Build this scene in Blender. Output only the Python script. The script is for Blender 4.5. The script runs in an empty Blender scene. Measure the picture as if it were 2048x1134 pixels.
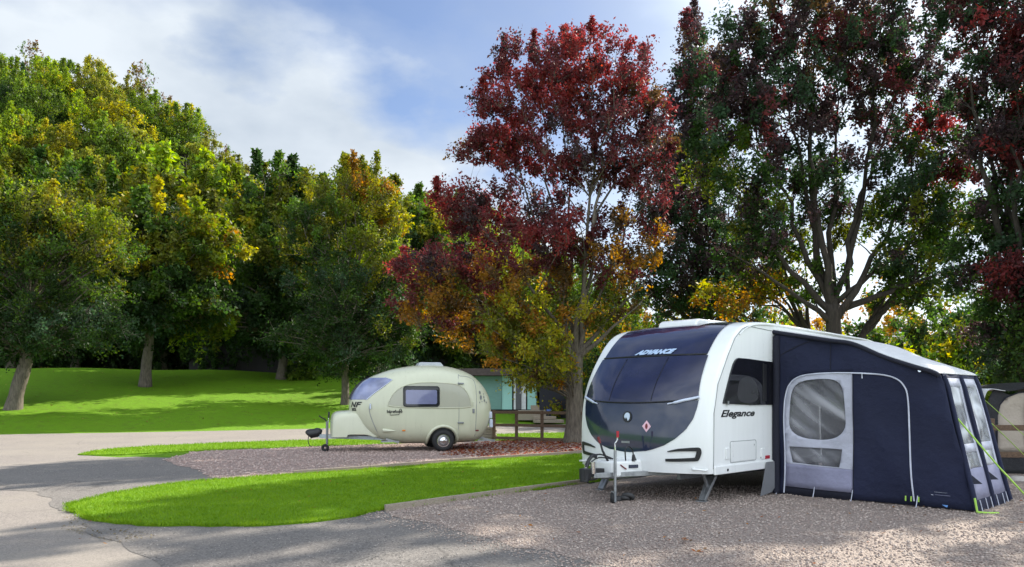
import bpy, bmesh, math, random
import numpy as np
from mathutils import Vector, Matrix
from mathutils.bvhtree import BVHTree

# ------------------------------------------------------------------ camera, sky, sun, exposure
SC = bpy.context.scene
COL = SC.collection
F_PX, CX, HZ, EYE = 1547.0, 1024.0, 795.0, 1.5      # photograph's pixels (2048 wide)
cam_d = bpy.data.cameras.new("camera")
cam = bpy.data.objects.new("camera", cam_d)
COL.objects.link(cam)
cam.location = (0, 0, EYE)
cam.rotation_euler = (math.radians(90), 0, 0)
cam_d.sensor_width = 36.0
cam_d.lens = 36.0 * F_PX / 2048.0
cam_d.shift_y = (HZ - 567.0) / 2048.0
cam_d.clip_start, cam_d.clip_end = 0.05, 2000.0
SC.camera = cam

SUN_AZ, SUN_EL = math.radians(44), math.radians(37.5)   # azimuth clockwise from +Y (the view direction)
SUN_STRENGTH, SKY_STRENGTH = 5.0, 0.075
world = bpy.data.worlds.new("World")
SC.world = world
world.use_nodes = True

def build_sky():
    nt = world.node_tree
    nt.nodes.clear()
    N, L = nt.nodes, nt.links
    out = N.new("ShaderNodeOutputWorld")
    bg = N.new("ShaderNodeBackground")
    bg.inputs[1].default_value = SKY_STRENGTH
    L.new(bg.outputs[0], out.inputs[0])
    sky = N.new("ShaderNodeTexSky")
    sky.sky_type = 'NISHITA'
    sky.sun_disc = False
    sky.sun_elevation = SUN_EL
    sky.sun_rotation = SUN_AZ
    sky.air_density = 1.0
    sky.dust_density = 1.0
    sky.ozone_density = 2.5
    tc = N.new("ShaderNodeTexCoord")
    sep = N.new("ShaderNodeSeparateXYZ")
    L.new(tc.outputs['Generated'], sep.inputs[0])
    def math_(op, a, b=None, clamp=False):
        n = N.new("ShaderNodeMath"); n.operation = op; n.use_clamp = clamp
        for i, v in enumerate((a, b)):
            if v is None: continue
            if isinstance(v, (int, float)): n.inputs[i].default_value = v
            else: L.new(v, n.inputs[i])
        return n.outputs[0]
    yy = math_('MAXIMUM', sep.outputs[1], 0.12)
    gx = math_('DIVIDE', sep.outputs[0], yy)
    gz = math_('DIVIDE', sep.outputs[2], yy)
    # long cloud bank sloping down to the right, a thin bright veil towards the sun
    line = math_('SUBTRACT', math_('SUBTRACT', 0.315, math_('MULTIPLY', math_('ADD', gx, 0.093), 0.60)), gz)
    noise = N.new("ShaderNodeTexNoise"); noise.inputs['Scale'].default_value = 5.5
    noise.inputs['Detail'].default_value = 8; noise.inputs['Roughness'].default_value = 0.52
    mp = N.new("ShaderNodeMapping"); mp.inputs['Scale'].default_value = (1.0, 1.0, 2.0)
    L.new(tc.outputs['Generated'], mp.inputs[0]); L.new(mp.outputs[0], noise.inputs[0])
    nz = math_('SUBTRACT', noise.outputs[0], 0.5)
    bank = math_('ADD', math_('MULTIPLY', line, 7.5), math_('MULTIPLY', nz, 3.6))
    bank = math_('ADD', bank, 0.72, True)
    # hole of blue in the upper left of the bank
    hole = math_('SUBTRACT', 1.0, math_('MULTIPLY', math_('ADD', math_('ADD', math_('MULTIPLY', gz, 5.0), -2.55), math_('MULTIPLY', nz, 2.0)), 0.9), True)
    bank = math_('MULTIPLY', bank, math_('MAXIMUM', hole, 0.45))
    veil = math_('MULTIPLY', math_('ADD', gx, -0.02), 4.0, True)
    veil = math_('MULTIPLY', veil, 0.85)
    wis = math_('ADD', 0.12, math_('MULTIPLY', nz, 1.1), True)
    cover = math_('MAXIMUM', math_('MAXIMUM', bank, veil), wis, True)
    n2 = N.new("ShaderNodeTexNoise"); n2.inputs['Scale'].default_value = 3.0; n2.inputs['Detail'].default_value = 6
    L.new(mp.outputs[0], n2.inputs[0])
    ramp = N.new("ShaderNodeValToRGB")
    ramp.color_ramp.elements[0].position = 0.36; ramp.color_ramp.elements[0].color = (3.3, 3.9, 4.7, 1)
    ramp.color_ramp.elements[1].position = 0.60; ramp.color_ramp.elements[1].color = (5.7, 6.2, 6.7, 1)
    L.new(n2.outputs[0], ramp.inputs[0])
    tint = N.new("ShaderNodeMix"); tint.data_type = 'RGBA'; tint.blend_type = 'MULTIPLY'
    tint.inputs[0].default_value = 1.0
    L.new(sky.outputs[0], tint.inputs[6]); tint.inputs[7].default_value = SKY_TINT
    # extra cloud brightness added overhead and behind the viewer, lifting the shaded whites
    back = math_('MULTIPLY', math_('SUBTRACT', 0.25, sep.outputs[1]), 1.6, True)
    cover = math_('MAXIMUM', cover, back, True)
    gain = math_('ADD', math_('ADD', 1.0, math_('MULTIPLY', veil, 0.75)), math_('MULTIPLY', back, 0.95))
    mix = N.new("ShaderNodeMix"); mix.data_type = 'RGBA'
    gn = N.new("ShaderNodeMix"); gn.data_type = 'RGBA'; gn.blend_type = 'MULTIPLY'; gn.inputs[0].default_value = 1.0
    cb = N.new("ShaderNodeCombineColor")
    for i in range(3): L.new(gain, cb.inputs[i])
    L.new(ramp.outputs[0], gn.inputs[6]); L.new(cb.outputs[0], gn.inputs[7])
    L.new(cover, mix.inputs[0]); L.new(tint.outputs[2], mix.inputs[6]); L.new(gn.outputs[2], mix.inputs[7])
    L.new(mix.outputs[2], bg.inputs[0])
SKY_TINT = (0.92, 0.92, 0.98, 1)
build_sky()

sun_d = bpy.data.lights.new("sun", 'SUN')
sun = bpy.data.objects.new("sun", sun_d)
COL.objects.link(sun)
sun_d.energy = SUN_STRENGTH
sun_d.angle = math.radians(0.6)
sun_d.color = (1.0, 0.93, 0.80)
SUN_DIR = Vector((math.sin(SUN_AZ) * math.cos(SUN_EL), math.cos(SUN_AZ) * math.cos(SUN_EL), math.sin(SUN_EL)))
sun.rotation_euler = SUN_DIR.to_track_quat('Z', 'Y').to_euler()
sun.location = SUN_DIR * 100

vs = SC.view_settings
vs.view_transform = 'Standard'
vs.look = 'None'
vs.gamma = 1.0
vs.exposure = 1.0
vs.use_curve_mapping = False
SC.cycles.max_bounces = 8
SC.cycles.transparent_max_bounces = 12
SC.cycles.use_denoising = True

# ------------------------------------------------------------------ helpers
rng = np.random.default_rng(7)
random.seed(7)

def ray(px, py):
    return Vector(((px - CX) / F_PX, 1.0, (HZ - py) / F_PX))
EYE_V = Vector((0, 0, EYE))
def gp(px, py, z=0.0):
    """ground point seen at a pixel of the photograph"""
    Y = (EYE - z) * F_PX / (py - HZ)
    return ((px - CX) / F_PX * Y, Y)
def at(px, Y):
    return (px - CX) / F_PX * Y
def zat(py, Y):
    return EYE + (HZ - py) / F_PX * Y

def tag(o, label=None, cat=None, group=None, kind=None):
    if label: o['label'] = label
    if cat: o['category'] = cat
    if group: o['group'] = group
    if kind: o['kind'] = kind
    return o

def thing(name, label, cat, loc=(0, 0, 0), rz=0.0, group=None):
    o = bpy.data.objects.new(name, None)
    COL.objects.link(o)
    o.location = loc
    o.rotation_euler = (0, 0, rz)
    o.empty_display_size = 0.2
    return tag(o, label, cat, group)

def frame_of(o):
    return Matrix.Translation(o.location) @ Matrix.Rotation(o.rotation_euler[2], 4, 'Z')

def add_mesh(name, verts, faces, m, parent=None, smooth=None, bevel=None, solid=None):
    me = bpy.data.meshes.new(name)
    me.from_pydata([tuple(v) for v in verts], [], faces)
    me.update()
    bm = bmesh.new(); bm.from_mesh(me)
    bmesh.ops.recalc_face_normals(bm, faces=bm.faces)
    bm.to_mesh(me); bm.free()
    return link_mesh(name, me, m, parent, smooth, bevel, solid)

def link_mesh(name, me, m, parent=None, smooth=None, bevel=None, solid=None):
    o = bpy.data.objects.new(name, me)
    COL.objects.link(o)
    if m is not None:
        for mm in (m if isinstance(m, (list, tuple)) else [m]):
            me.materials.append(mm)
    if smooth is not None:
        me.polygons.foreach_set('use_smooth', [True] * len(me.polygons))
        me.set_sharp_from_angle(angle=math.radians(smooth))
    if parent is not None: o.parent = parent
    if solid:
        md = o.modifiers.new("solid", 'SOLIDIFY'); md.thickness = solid; md.offset = 0
    if bevel:
        md = o.modifiers.new("bevel", 'BEVEL'); md.width = bevel; md.segments = 3; md.limit_method = 'ANGLE'
        md.angle_limit = math.radians(35)
        md.harden_normals = False
    return o

class MB:
    """collects shapes into one mesh"""
    def __init__(s): s.v, s.f = [], []
    def add(s, v, f):
        n = len(s.v); s.v += [tuple(p) for p in v]; s.f += [tuple(i + n for i in q) for q in f]; return s
    def box(s, c, size, rot=None):
        hx, hy, hz = (d / 2 for d in size)
        p = [Vector((x, y, z)) for x in (-hx, hx) for y in (-hy, hy) for z in (-hz, hz)]
        if rot is not None: p = [rot @ q for q in p]
        p = [q + Vector(c) for q in p]
        return s.add(p, [(0, 1, 3, 2), (4, 6, 7, 5), (0, 4, 5, 1), (2, 3, 7, 6), (0, 2, 6, 4), (1, 5, 7, 3)])
    def bar(s, a, b, w, h, up=(0, 0, 1)):
        a, b = Vector(a), Vector(b); d = (b - a); L = d.length; d.normalize()
        u = Vector(up); x = d.cross(u)
        if x.length < 1e-4: x = Vector((1, 0, 0))
        x.normalize(); u = x.cross(d)
        R = Matrix((x, d, u)).transposed()
        return s.box((a + b) / 2, (w, L, h), R)
    def tube(s, path, radii, n=8, caps=True):
        path = [Vector(p) for p in path]
        if isinstance(radii, (int, float)): radii = [radii] * len(path)
        up = Vector((0.13, 0.31, 0.94)).normalized()
        rings = []
        for i, p in enumerate(path):
            d = (path[min(i + 1, len(path) - 1)] - path[max(i - 1, 0)])
            if d.length < 1e-7: d = Vector((0, 0, 1))
            d.normalize()
            x = d.cross(up)
            if x.length < 0.05: x = d.cross(Vector((1, 0, 0)))
            x.normalize(); y = x.cross(d)
            rings.append([p + (x * math.cos(2 * math.pi * k / n) + y * math.sin(2 * math.pi * k / n)) * radii[i] for k in range(n)])
        v = [q for r in rings for q in r]
        f = [(i * n + k, i * n + (k + 1) % n, (i + 1) * n + (k + 1) % n, (i + 1) * n + k) for i in range(len(path) - 1) for k in range(n)]
        if caps:
            f.append(tuple(range(n))[::-1]); f.append(tuple((len(path) - 1) * n + k for k in range(n)))
        return s.add(v, f)
    def prism(s, poly, to3, a, b):
        """poly: 2-D outline; to3(x, y, h) -> 3-D point; extruded between h=a and h=b"""
        n = len(poly)
        v = [to3(x, y, a) for x, y in poly] + [to3(x, y, b) for x, y in poly]
        f = [tuple(range(n))[::-1], tuple(range(n, 2 * n))]
        f += [(i, (i + 1) % n, n + (i + 1) % n, n + i) for i in range(n)]
        return s.add(v, f)
    def disc(s, c, axis, r, t, n=28, r2=None):
        axis = Vector(axis).normalized(); c = Vector(c)
        return s.tube([c - axis * t / 2, c + axis * t / 2], [r, r if r2 is None else r2], n)
    def ring(s, c, axis, R, r, n=32, m=10):
        axis = Vector(axis).normalized(); c = Vector(c)
        x = axis.orthogonal().normalized(); y = axis.cross(x)
        v = []
        for i in range(n):
            a = 2 * math.pi * i / n; d = x * math.cos(a) + y * math.sin(a)
            for k in range(m):
                b = 2 * math.pi * k / m
                v.append(c + d * (R + r * math.cos(b)) + axis * r * math.sin(b))
        f = [(i * m + k, i * m + (k + 1) % m, ((i + 1) % n) * m + (k + 1) % m, ((i + 1) % n) * m + k) for i in range(n) for k in range(m)]
        return s.add(v, f)
    def grid(s, fn, nu, nv):
        v = [fn(i / (nu - 1), j / (nv - 1)) for i in range(nu) for j in range(nv)]
        f = [(i * nv + j, (i + 1) * nv + j, (i + 1) * nv + j + 1, i * nv + j + 1) for i in range(nu - 1) for j in range(nv - 1)]
        return s.add(v, f)
    def build(s, name, m, parent=None, smooth=None, bevel=None, solid=None):
        return add_mesh(name, s.v, s.f, m, parent, smooth, bevel, solid)

def chaikin(p, n=2, closed=True):
    for _ in range(n):
        q = []
        rngi = range(len(p)) if closed else range(len(p) - 1)
        for i in rngi:
            a, b = p[i], p[(i + 1) % len(p)]
            q.append(tuple(a[k] * .75 + b[k] * .25 for k in range(len(a))))
            q.append(tuple(a[k] * .25 + b[k] * .75 for k in range(len(a))))
        if not closed: q = [p[0]] + q + [p[-1]]
        p = q
    return p

def catmull(p, per=8, closed=False):
    p = [Vector(q) for q in p]; n = len(p); out = []
    for i in range(n if closed else n - 1):
        p0 = p[(i - 1) % n] if closed or i > 0 else p[0]
        p1, p2 = p[i], p[(i + 1) % n]
        p3 = p[(i + 2) % n] if closed or i + 2 < n else p[-1]
        for k in range(per):
            t = k / per
            out.append(0.5 * ((2 * p1) + (p2 - p0) * t + (2 * p0 - 5 * p1 + 4 * p2 - p3) * t * t + (3 * p1 - p0 - 3 * p2 + p3) * t ** 3))
    if not closed: out.append(p[-1])
    return out

def rounded(x0, y0, x1, y1, r, n=6):
    out = []
    for cx, cy, a0 in ((x1 - r, y1 - r, 0), (x0 + r, y1 - r, 90), (x0 + r, y0 + r, 180), (x1 - r, y0 + r, 270)):
        for k in range(n + 1):
            a = math.radians(a0 + 90 * k / n)
            out.append((cx + r * math.cos(a), cy + r * math.sin(a)))
    return out

def text_mesh(body, size, shear=0.0, fat=0.0, depth=0.002):
    cu = bpy.data.curves.new("lettering", 'FONT')
    cu.body = body; cu.size = size; cu.shear = shear; cu.offset = fat; cu.extrude = depth
    cu.align_x = 'CENTER'; cu.align_y = 'CENTER'
    cu.resolution_u = 3
    o = bpy.data.objects.new("lettering", cu)
    COL.objects.link(o)
    dg = bpy.context.evaluated_depsgraph_get()
    me = bpy.data.meshes.new_from_object(o.evaluated_get(dg))
    v = [tuple(x.co) for x in me.vertices]; f = [tuple(p.vertices) for p in me.polygons]
    bpy.data.objects.remove(o); bpy.data.curves.remove(cu); bpy.data.meshes.remove(me)
    return v, f

# ------------------------------------------------------------------ materials
class NM:
    def __init__(s, name):
        s.m = bpy.data.materials.new(name); s.m.use_nodes = True
        s.nt = s.m.node_tree; s.N, s.L = s.nt.nodes, s.nt.links
        s.b = s.N['Principled BSDF']; s.out = s.N['Material Output']
    def set(s, **k):
        for n, v in k.items():
            s.b.inputs[n.replace('_', ' ')].default_value = v
        return s
    def coord(s, scale=(1, 1, 1), kind='Object'):
        tc = s.N.new('ShaderNodeTexCoord'); mp = s.N.new('ShaderNodeMapping')
        mp.inputs['Scale'].default_value = scale
        s.L.new(tc.outputs[kind], mp.inputs[0]); return mp.outputs[0]
    def noise(s, vec, scale, detail=4, rough=0.55):
        n = s.N.new('ShaderNodeTexNoise'); n.inputs['Scale'].default_value = scale
        n.inputs['Detail'].default_value = detail; n.inputs['Roughness'].default_value = rough
        s.L.new(vec, n.inputs['Vector']); return n.outputs[0]
    def voro(s, vec, scale, out='Distance', feature='F1'):
        n = s.N.new('ShaderNodeTexVoronoi'); n.inputs['Scale'].default_value = scale; n.feature = feature
        s.L.new(vec, n.inputs['Vector']); return n.outputs[out]
    def ramp(s, fac, stops):
        r = s.N.new('ShaderNodeValToRGB'); e = r.color_ramp.elements
        while len(e) < len(stops): e.new(0.5)
        for i, (p, c) in enumerate(stops):
            e[i].position = p; e[i].color = (*c, 1) if len(c) == 3 else c
        s.L.new(fac, r.inputs[0]); return r.outputs[0]
    def mix(s, fac, a, b, mode='MIX'):
        n = s.N.new('ShaderNodeMix'); n.data_type = 'RGBA'; n.blend_type = mode
        for sock, v in ((n.inputs[0], fac), (n.inputs[6], a), (n.inputs[7], b)):
            if isinstance(v, (int, float)): sock.default_value = v
            elif isinstance(v, tuple): sock.default_value = (*v, 1) if len(v) == 3 else v
            else: s.L.new(v, sock)
        return n.outputs[2]
    def math(s, op, a, b=0.0, clamp=False):
        n = s.N.new('ShaderNodeMath'); n.operation = op; n.use_clamp = clamp
        for i, v in enumerate((a, b)):
            if isinstance(v, (int, float)): n.inputs[i].default_value = v
            else: s.L.new(v, n.inputs[i])
        return n.outputs[0]
    def base(s, sock): s.L.new(sock, s.b.inputs['Base Color']); return s
    def rough(s, sock): s.L.new(sock, s.b.inputs['Roughness']); return s
    def bump(s, sock, strength=0.3, dist=0.02):
        n = s.N.new('ShaderNodeBump'); n.inputs['Strength'].default_value = strength; n.inputs['Distance'].default_value = dist
        s.L.new(sock, n.inputs['Height']); s.L.new(n.outputs[0], s.b.inputs['Normal']); return s

def plain(name, c, rough=0.5, metal=0.0, coat=0.0, var=0.12, scale=6.0, bump=0.0, bscale=60, spec=0.5):
    n = NM(name); n.set(Roughness=rough, Metallic=metal)
    n.b.inputs['Coat Weight'].default_value = coat
    n.b.inputs['Specular IOR Level'].default_value = spec
    v = n.coord()
    k = n.noise(v, scale, 5)
    lo = tuple(x * (1 - var) for x in c); hi = tuple(min(1, x * (1 + var)) for x in c)
    n.base(n.ramp(k, [(0.3, lo), (0.7, hi)]))
    if bump: n.bump(n.noise(v, bscale, 3), bump, 0.01)
    return n.m

def leaf_material(name, trans=0.45):
    n = NM(name)
    a = n.N.new('ShaderNodeAttribute'); a.attribute_name = 'leaf_colour'
    n.base(a.outputs['Color']); n.set(Roughness=0.55)
    n.b.inputs['Specular IOR Level'].default_value = 0.3
    t = n.N.new('ShaderNodeBsdfTranslucent')
    g = n.N.new('ShaderNodeHueSaturation'); g.inputs['Value'].default_value = 1.25; g.inputs['Saturation'].default_value = 1.1
    n.L.new(a.outputs['Color'], g.inputs['Color']); n.L.new(g.outputs[0], t.inputs[0])
    mx = n.N.new('ShaderNodeMixShader'); mx.inputs[0].default_value = trans
    n.L.new(n.b.outputs[0], mx.inputs[1]); n.L.new(t.outputs[0], mx.inputs[2]); n.L.new(mx.outputs[0], n.out.inputs[0])
    return n.m

M = {}
M['leaf'] = leaf_material('leaf', 0.52)
def bark_mat(name, c1, c2):
    n = NM(name); v = n.coord((6, 6, 1.2)); k = n.noise(v, 3, 8, 0.65)
    n.base(n.ramp(k, [(0.3, c1), (0.7, c2)])); n.set(Roughness=0.9); n.bump(k, 0.8, 0.04); return n.m
M['bark'] = bark_mat('bark', (0.018, 0.014, 0.011), (0.062, 0.048, 0.038))
M['bark_pale'] = bark_mat('bark_pale', (0.060, 0.048, 0.038), (0.20, 0.165, 0.13))
# ------------------------------------------------------------------ terrain and ground sheets
def sstep(a, b, x):
    t = np.clip((x - a) / (b - a), 0, 1); return t * t * (3 - 2 * t)
HILL_X = np.array([-400, -120, -95, -78, -59, -47.6, -38, -31, -22, -14, -6, 2, 12, 30, 60, 200, 400.])
HILL_H = np.array([34, 46, 46, 44.5, 40.5, 33, 25.5, 21, 19.5, 21, 20, 16, 11, 8, 7, 6, 5.])
def terrain(X, Y):
    X = np.asarray(X, float); Y = np.asarray(Y, float)
    yb = np.clip(38.5 + (X + 9) * 0.5, 27, 48)
    d = Y - yb
    rise = 0.14 * np.where(d > 0, np.where(d < 1.5, d * d / 3.0, d - 0.75), 0)
    top = np.minimum(0.14 * np.maximum(58.5 - yb, 0), 3.55)
    z = np.minimum(rise, top)
    hill = np.interp(X, HILL_X, HILL_H)
    z = z + (hill - top) * sstep(62, 118, Y)
    return z
def tz(X, Y): return float(terrain(X, Y))

def grass_mat(name, hi, lo, dry, amount=0.45):
    n = NM(name); v = n.coord()
    big = n.noise(v, 0.35, 4); fine = n.noise(v, 34, 6, 0.7); mid = n.noise(v, 2.6, 6, 0.65)
    c = n.ramp(fine, [(0.28, lo), (0.72, hi)])
    c = n.mix(n.ramp(mid, [(0.52, (0, 0, 0)), (0.74, (amount,) * 3)]), c, dry)
    c = n.mix(n.ramp(big, [(0.4, (0, 0, 0)), (0.68, (0.4, 0.4, 0.4))]), c, tuple(x * 0.7 for x in hi))
    n.base(c); n.set(Roughness=0.8); n.b.inputs['Specular IOR Level'].default_value = 0.2
    n.bump(n.math('ADD', fine, mid), 0.9, 0.05)
    return n.m
M['grass'] = grass_mat('grass', (0.20, 0.37, 0.006), (0.07, 0.18, 0.004), (0.25, 0.32, 0.015))
M['bank_grass'] = grass_mat('bank_grass', (0.18, 0.35, 0.006), (0.055, 0.15, 0.004), (0.085, 0.085, 0.02), 0.7)
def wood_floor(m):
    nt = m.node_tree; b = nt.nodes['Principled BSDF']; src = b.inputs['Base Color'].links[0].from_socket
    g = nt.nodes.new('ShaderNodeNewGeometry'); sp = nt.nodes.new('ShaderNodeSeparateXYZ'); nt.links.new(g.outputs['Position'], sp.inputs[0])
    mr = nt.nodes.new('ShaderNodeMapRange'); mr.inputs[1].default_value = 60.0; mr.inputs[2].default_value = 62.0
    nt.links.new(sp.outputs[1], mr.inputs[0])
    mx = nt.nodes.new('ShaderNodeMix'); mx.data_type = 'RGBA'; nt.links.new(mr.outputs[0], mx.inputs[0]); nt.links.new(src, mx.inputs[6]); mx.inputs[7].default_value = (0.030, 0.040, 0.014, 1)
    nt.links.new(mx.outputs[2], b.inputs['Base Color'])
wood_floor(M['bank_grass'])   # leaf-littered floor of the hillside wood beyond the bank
def blade_mat():
    n = NM('grass_blade'); v = n.coord()
    k = n.noise(v, 3.0, 5); f = n.noise(v, 60, 2)
    c = n.mix(f, n.ramp(k, [(0.3, (0.075, 0.21, 0.004)), (0.7, (0.25, 0.40, 0.008))]), (0.20, 0.34, 0.012))
    n.base(c); n.set(Roughness=0.6)
    n.b.inputs['Specular IOR Level'].default_value = 0.2
    t = n.N.new('ShaderNodeBsdfTranslucent'); n.L.new(c, t.inputs[0])
    mx = n.N.new('ShaderNodeMixShader'); mx.inputs[0].default_value = 0.4
    n.L.new(n.b.outputs[0], mx.inputs[1]); n.L.new(t.outputs[0], mx.inputs[2]); n.L.new(mx.outputs[0], n.out.inputs[0])
    return n.m
M['blade'] = blade_mat()

def asphalt(name, c, stain, agg=140, contrast=0.35, bump=0.35):
    n = NM(name); v = n.coord()
    f = n.noise(v, agg, 3, 0.7); vo = n.voro(v, agg * 0.6, 'Color')
    big = n.noise(v, 0.45, 6, 0.6); mid = n.noise(v, 3.1, 6, 0.65)
    sp = n.N.new('ShaderNodeSeparateColor'); n.L.new(vo, sp.inputs[0])
    k = n.mix(0.5, f, sp.outputs[0])
    lo = tuple(x * (1 - contrast) for x in c); hi = tuple(x * (1 + contrast) for x in c)
    col = n.ramp(k, [(0.25, lo), (0.75, hi)])
    col = n.mix(n.ramp(big, [(0.42, (0, 0, 0)), (0.7, (0.6, 0.6, 0.6))]), col, stain)
    col = n.mix(n.ramp(mid, [(0.55, (0, 0, 0)), (0.8, (0.35, 0.35, 0.35))]), col, tuple(x * 0.6 for x in c))
    wv = n.N.new('ShaderNodeMix'); wv.data_type = 'VECTOR'; wv.inputs[0].default_value = 0.12
    nn = n.N.new('ShaderNodeTexNoise'); nn.inputs['Scale'].default_value = 2.2; nn.inputs['Detail'].default_value = 4
    n.L.new(v, nn.inputs['Vector']); n.L.new(v, wv.inputs[4]); n.L.new(nn.outputs['Color'], wv.inputs[5])
    ck = n.voro(wv.outputs[1], 0.55, 'Distance', 'DISTANCE_TO_EDGE')
    mk = n.noise(v, 0.25, 2)
    line = n.math('MULTIPLY', n.ramp(ck, [(0.0, (1, 1, 1)), (0.010, (0, 0, 0))]), n.ramp(mk, [(0.48, (0, 0, 0)), (0.56, (0.55, 0.55, 0.55))]))
    col = n.mix(line, col, tuple(x * 0.35 for x in c))
    n.base(col); n.set(Roughness=0.85); n.bump(k, bump, 0.012)
    return n.m
M['road'] = asphalt('road_surface', (0.205, 0.18, 0.162), (0.265, 0.235, 0.195))
M['apron'] = asphalt('apron_asphalt', (0.15, 0.136, 0.126), (0.19, 0.17, 0.153), 110, 0.55, 0.6)

def gravel(name, pal, scale):
    n = NM(name); v = n.coord()
    w = n.voro(v, scale, 'Color'); d = n.voro(v, scale, 'Distance')
    sp = n.N.new('ShaderNodeSeparateColor'); n.L.new(w, sp.inputs[0])
    col = n.ramp(sp.outputs[0], [(i / (len(pal) - 1), c) for i, c in enumerate(pal)])
    big = n.noise(v, 0.8, 5, 0.6); mid = n.noise(v, 7, 4, 0.6)
    dk = n.ramp(d, [(0.40, (1, 1, 1)), (0.85, (0.38, 0.36, 0.34))])
    col = n.mix(1.0, col, dk, 'MULTIPLY')
    col = n.mix(n.ramp(big, [(0.4, (0, 0, 0)), (0.7, (0.35, 0.35, 0.35))]), col, tuple(x * 0.7 for x in pal[1]))
    col = n.mix(n.ramp(mid, [(0.5, (0, 0, 0)), (0.75, (0.3, 0.3, 0.3))]), col, tuple(x * 0.55 for x in pal[0]))
    n.base(col); n.set(Roughness=0.85)
    n.bump(n.math('SUBTRACT', 1.0, d), 1.0, 0.03)
    return n.m
GP = [(0.28, 0.213, 0.182), (0.385, 0.305, 0.262), (0.46, 0.378, 0.328), (0.335, 0.258, 0.222), (0.425, 0.352, 0.308)]
GP2 = [(0.33, 0.235, 0.205), (0.43, 0.32, 0.28), (0.49, 0.375, 0.33), (0.38, 0.27, 0.235), (0.46, 0.36, 0.32)]
M['gravel'] = gravel('pitch_gravel', GP, 41)
M['gravel2'] = gravel('pink_gravel', GP2, 34)

# the ground: one sheet of grass reaching the horizon, with bank and hill
xs = np.unique(np.concatenate([np.linspace(-600, -110, 16), np.linspace(-110, 60, 110), np.linspace(60, 600, 16)]))
ys = np.unique(np.concatenate([np.linspace(-60, 24, 12), np.linspace(24, 124, 96), np.linspace(124, 1400, 22)]))
XX, YY = np.meshgrid(xs, ys, indexing='ij')
ZZ = terrain(XX, YY)
ZZ = ZZ + np.where(YY > 30, 0.05 * np.sin(XX * 0.7 + YY * 0.3) * np.clip(ZZ, 0, 1), 0)
ny = len(ys)
gv = np.stack([XX, YY, ZZ], -1).reshape(-1, 3).tolist()
gf = [(i * ny + j, (i + 1) * ny + j, (i + 1) * ny + j + 1, i * ny + j + 1) for i in range(len(xs) - 1) for j in range(ny - 1)]
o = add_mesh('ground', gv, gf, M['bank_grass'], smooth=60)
tag(o, kind='structure')

def jitter(poly, amt, seed):
    r = np.random.default_rng(seed)
    out = []
    n = len(poly)
    for i in range(n):
        a, b = poly[i], poly[(i + 1) % n]
        L = math.hypot(b[0] - a[0], b[1] - a[1]); k = max(1, min(60, int(L / 0.18)))
        for j in range(k):
            t = j / k
            out.append((a[0] + (b[0] - a[0]) * t + r.normal(0, amt), a[1] + (b[1] - a[1]) * t + r.normal(0, amt)))
    return out

def sheet(name, px, z, m, smooth=2, amt=0.02, thick=None, seed=1, extra=None):
    """flat ground sheet whose outline was measured on the ground plane"""
    w = [gp(x, y) for x, y in px]
    w = chaikin(w, smooth) if smooth else w
    w = jitter(w, amt, seed) if amt else w
    if amt:      # the edge wanders as laid asphalt and gravel do
        w = [(x + 2.2 * amt * (math.sin(1.9 * x + 2.6 * y + seed) + 0.7 * math.sin(4.3 * x - 3.1 * y + 2 * seed)), y + 1.6 * amt * (math.sin(2.3 * y - 1.7 * x + seed) + 0.6 * math.sin(5.1 * x + 2.2 * y))) for x, y in w]
    if thick is None:
        o = add_mesh(name, [(x, y, z) for x, y in w], [tuple(range(len(w)))], m)
        for p in o.data.polygons:
            if p.normal.z < 0: o.data.flip_normals(); break
    else:
        mb = MB().prism(w, lambda x, y, h: (x, y, h), z, z + thick)
        o = mb.build(name, m)
    tag(o, kind='structure')
    return o, w

# road: light grey asphalt, along the bank and coming down the left to the viewer
road_px = [(-2600, 900), (-900, 884), (0, 869), (330, 864), (650, 857), (1100, 848.5), (1700, 842), (2300, 842), (2300, 850), (1700, 860), (1160, 865), (985, 869),
           (700, 878), (620, 881), (450, 886), (300, 895), (160, 907), (160, 912), (500, 925), (430, 965), (300, 990), (200, 1030), (500, 1060), (1300, 1180),
           (1700, 2600), (-2200, 2600), (-4000, 1200)]
road, _ = sheet('road', road_px, 0.004, M['road'], 1, 0.0)
apron_a = [(-30, 948), (40, 932), (130, 922), (232, 914), (330, 915), (440, 915), (520, 930), (520, 950), (440, 972), (250, 1000), (190, 1018), (140, 1022), (100, 1000), (70, 984), (-20, 976)]
sheet('turning_apron', apron_a, 0.008, M['apron'], 2, 0.05, seed=2)
apron_b = [(158, 1044), (300, 1046), (620, 1020), (760, 1000), (1000, 1060), (1400, 1120), (1900, 1500), (2400, 2600), (520, 2600), (400, 1300), (318, 1134), (250, 1090), (190, 1064)]
sheet('parking_apron', apron_b, 0.008, M['apron'], 2, 0.04, seed=3)
pitch_a = [(330, 918), (400, 902), (520, 897), (660, 891), (985, 879), (1200, 878), (1320, 876), (1330, 902), (1160, 912), (940, 925), (800, 937), (585, 953), (440, 962), (400, 945), (350, 930)]
p_a, PITCH_A = sheet('pink_gravel_pitch', pitch_a, 0.012, M['gravel2'], 1, 0.03, seed=4)
pitch_b = [(770, 1024), (960, 996), (1160, 968), (1420, 934), (1700, 900), (2400, 880), (3600, 930), (5000, 1200), (5000, 1900), (2600, 1900), (1700, 1290), (1330, 1160), (1120, 1112), (980, 1080), (860, 1052), (790, 1038)]
p_b, PITCH_B = sheet('gravel_pitch', pitch_b, 0.012, M['gravel'], 1, 0.035, seed=5)

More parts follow.
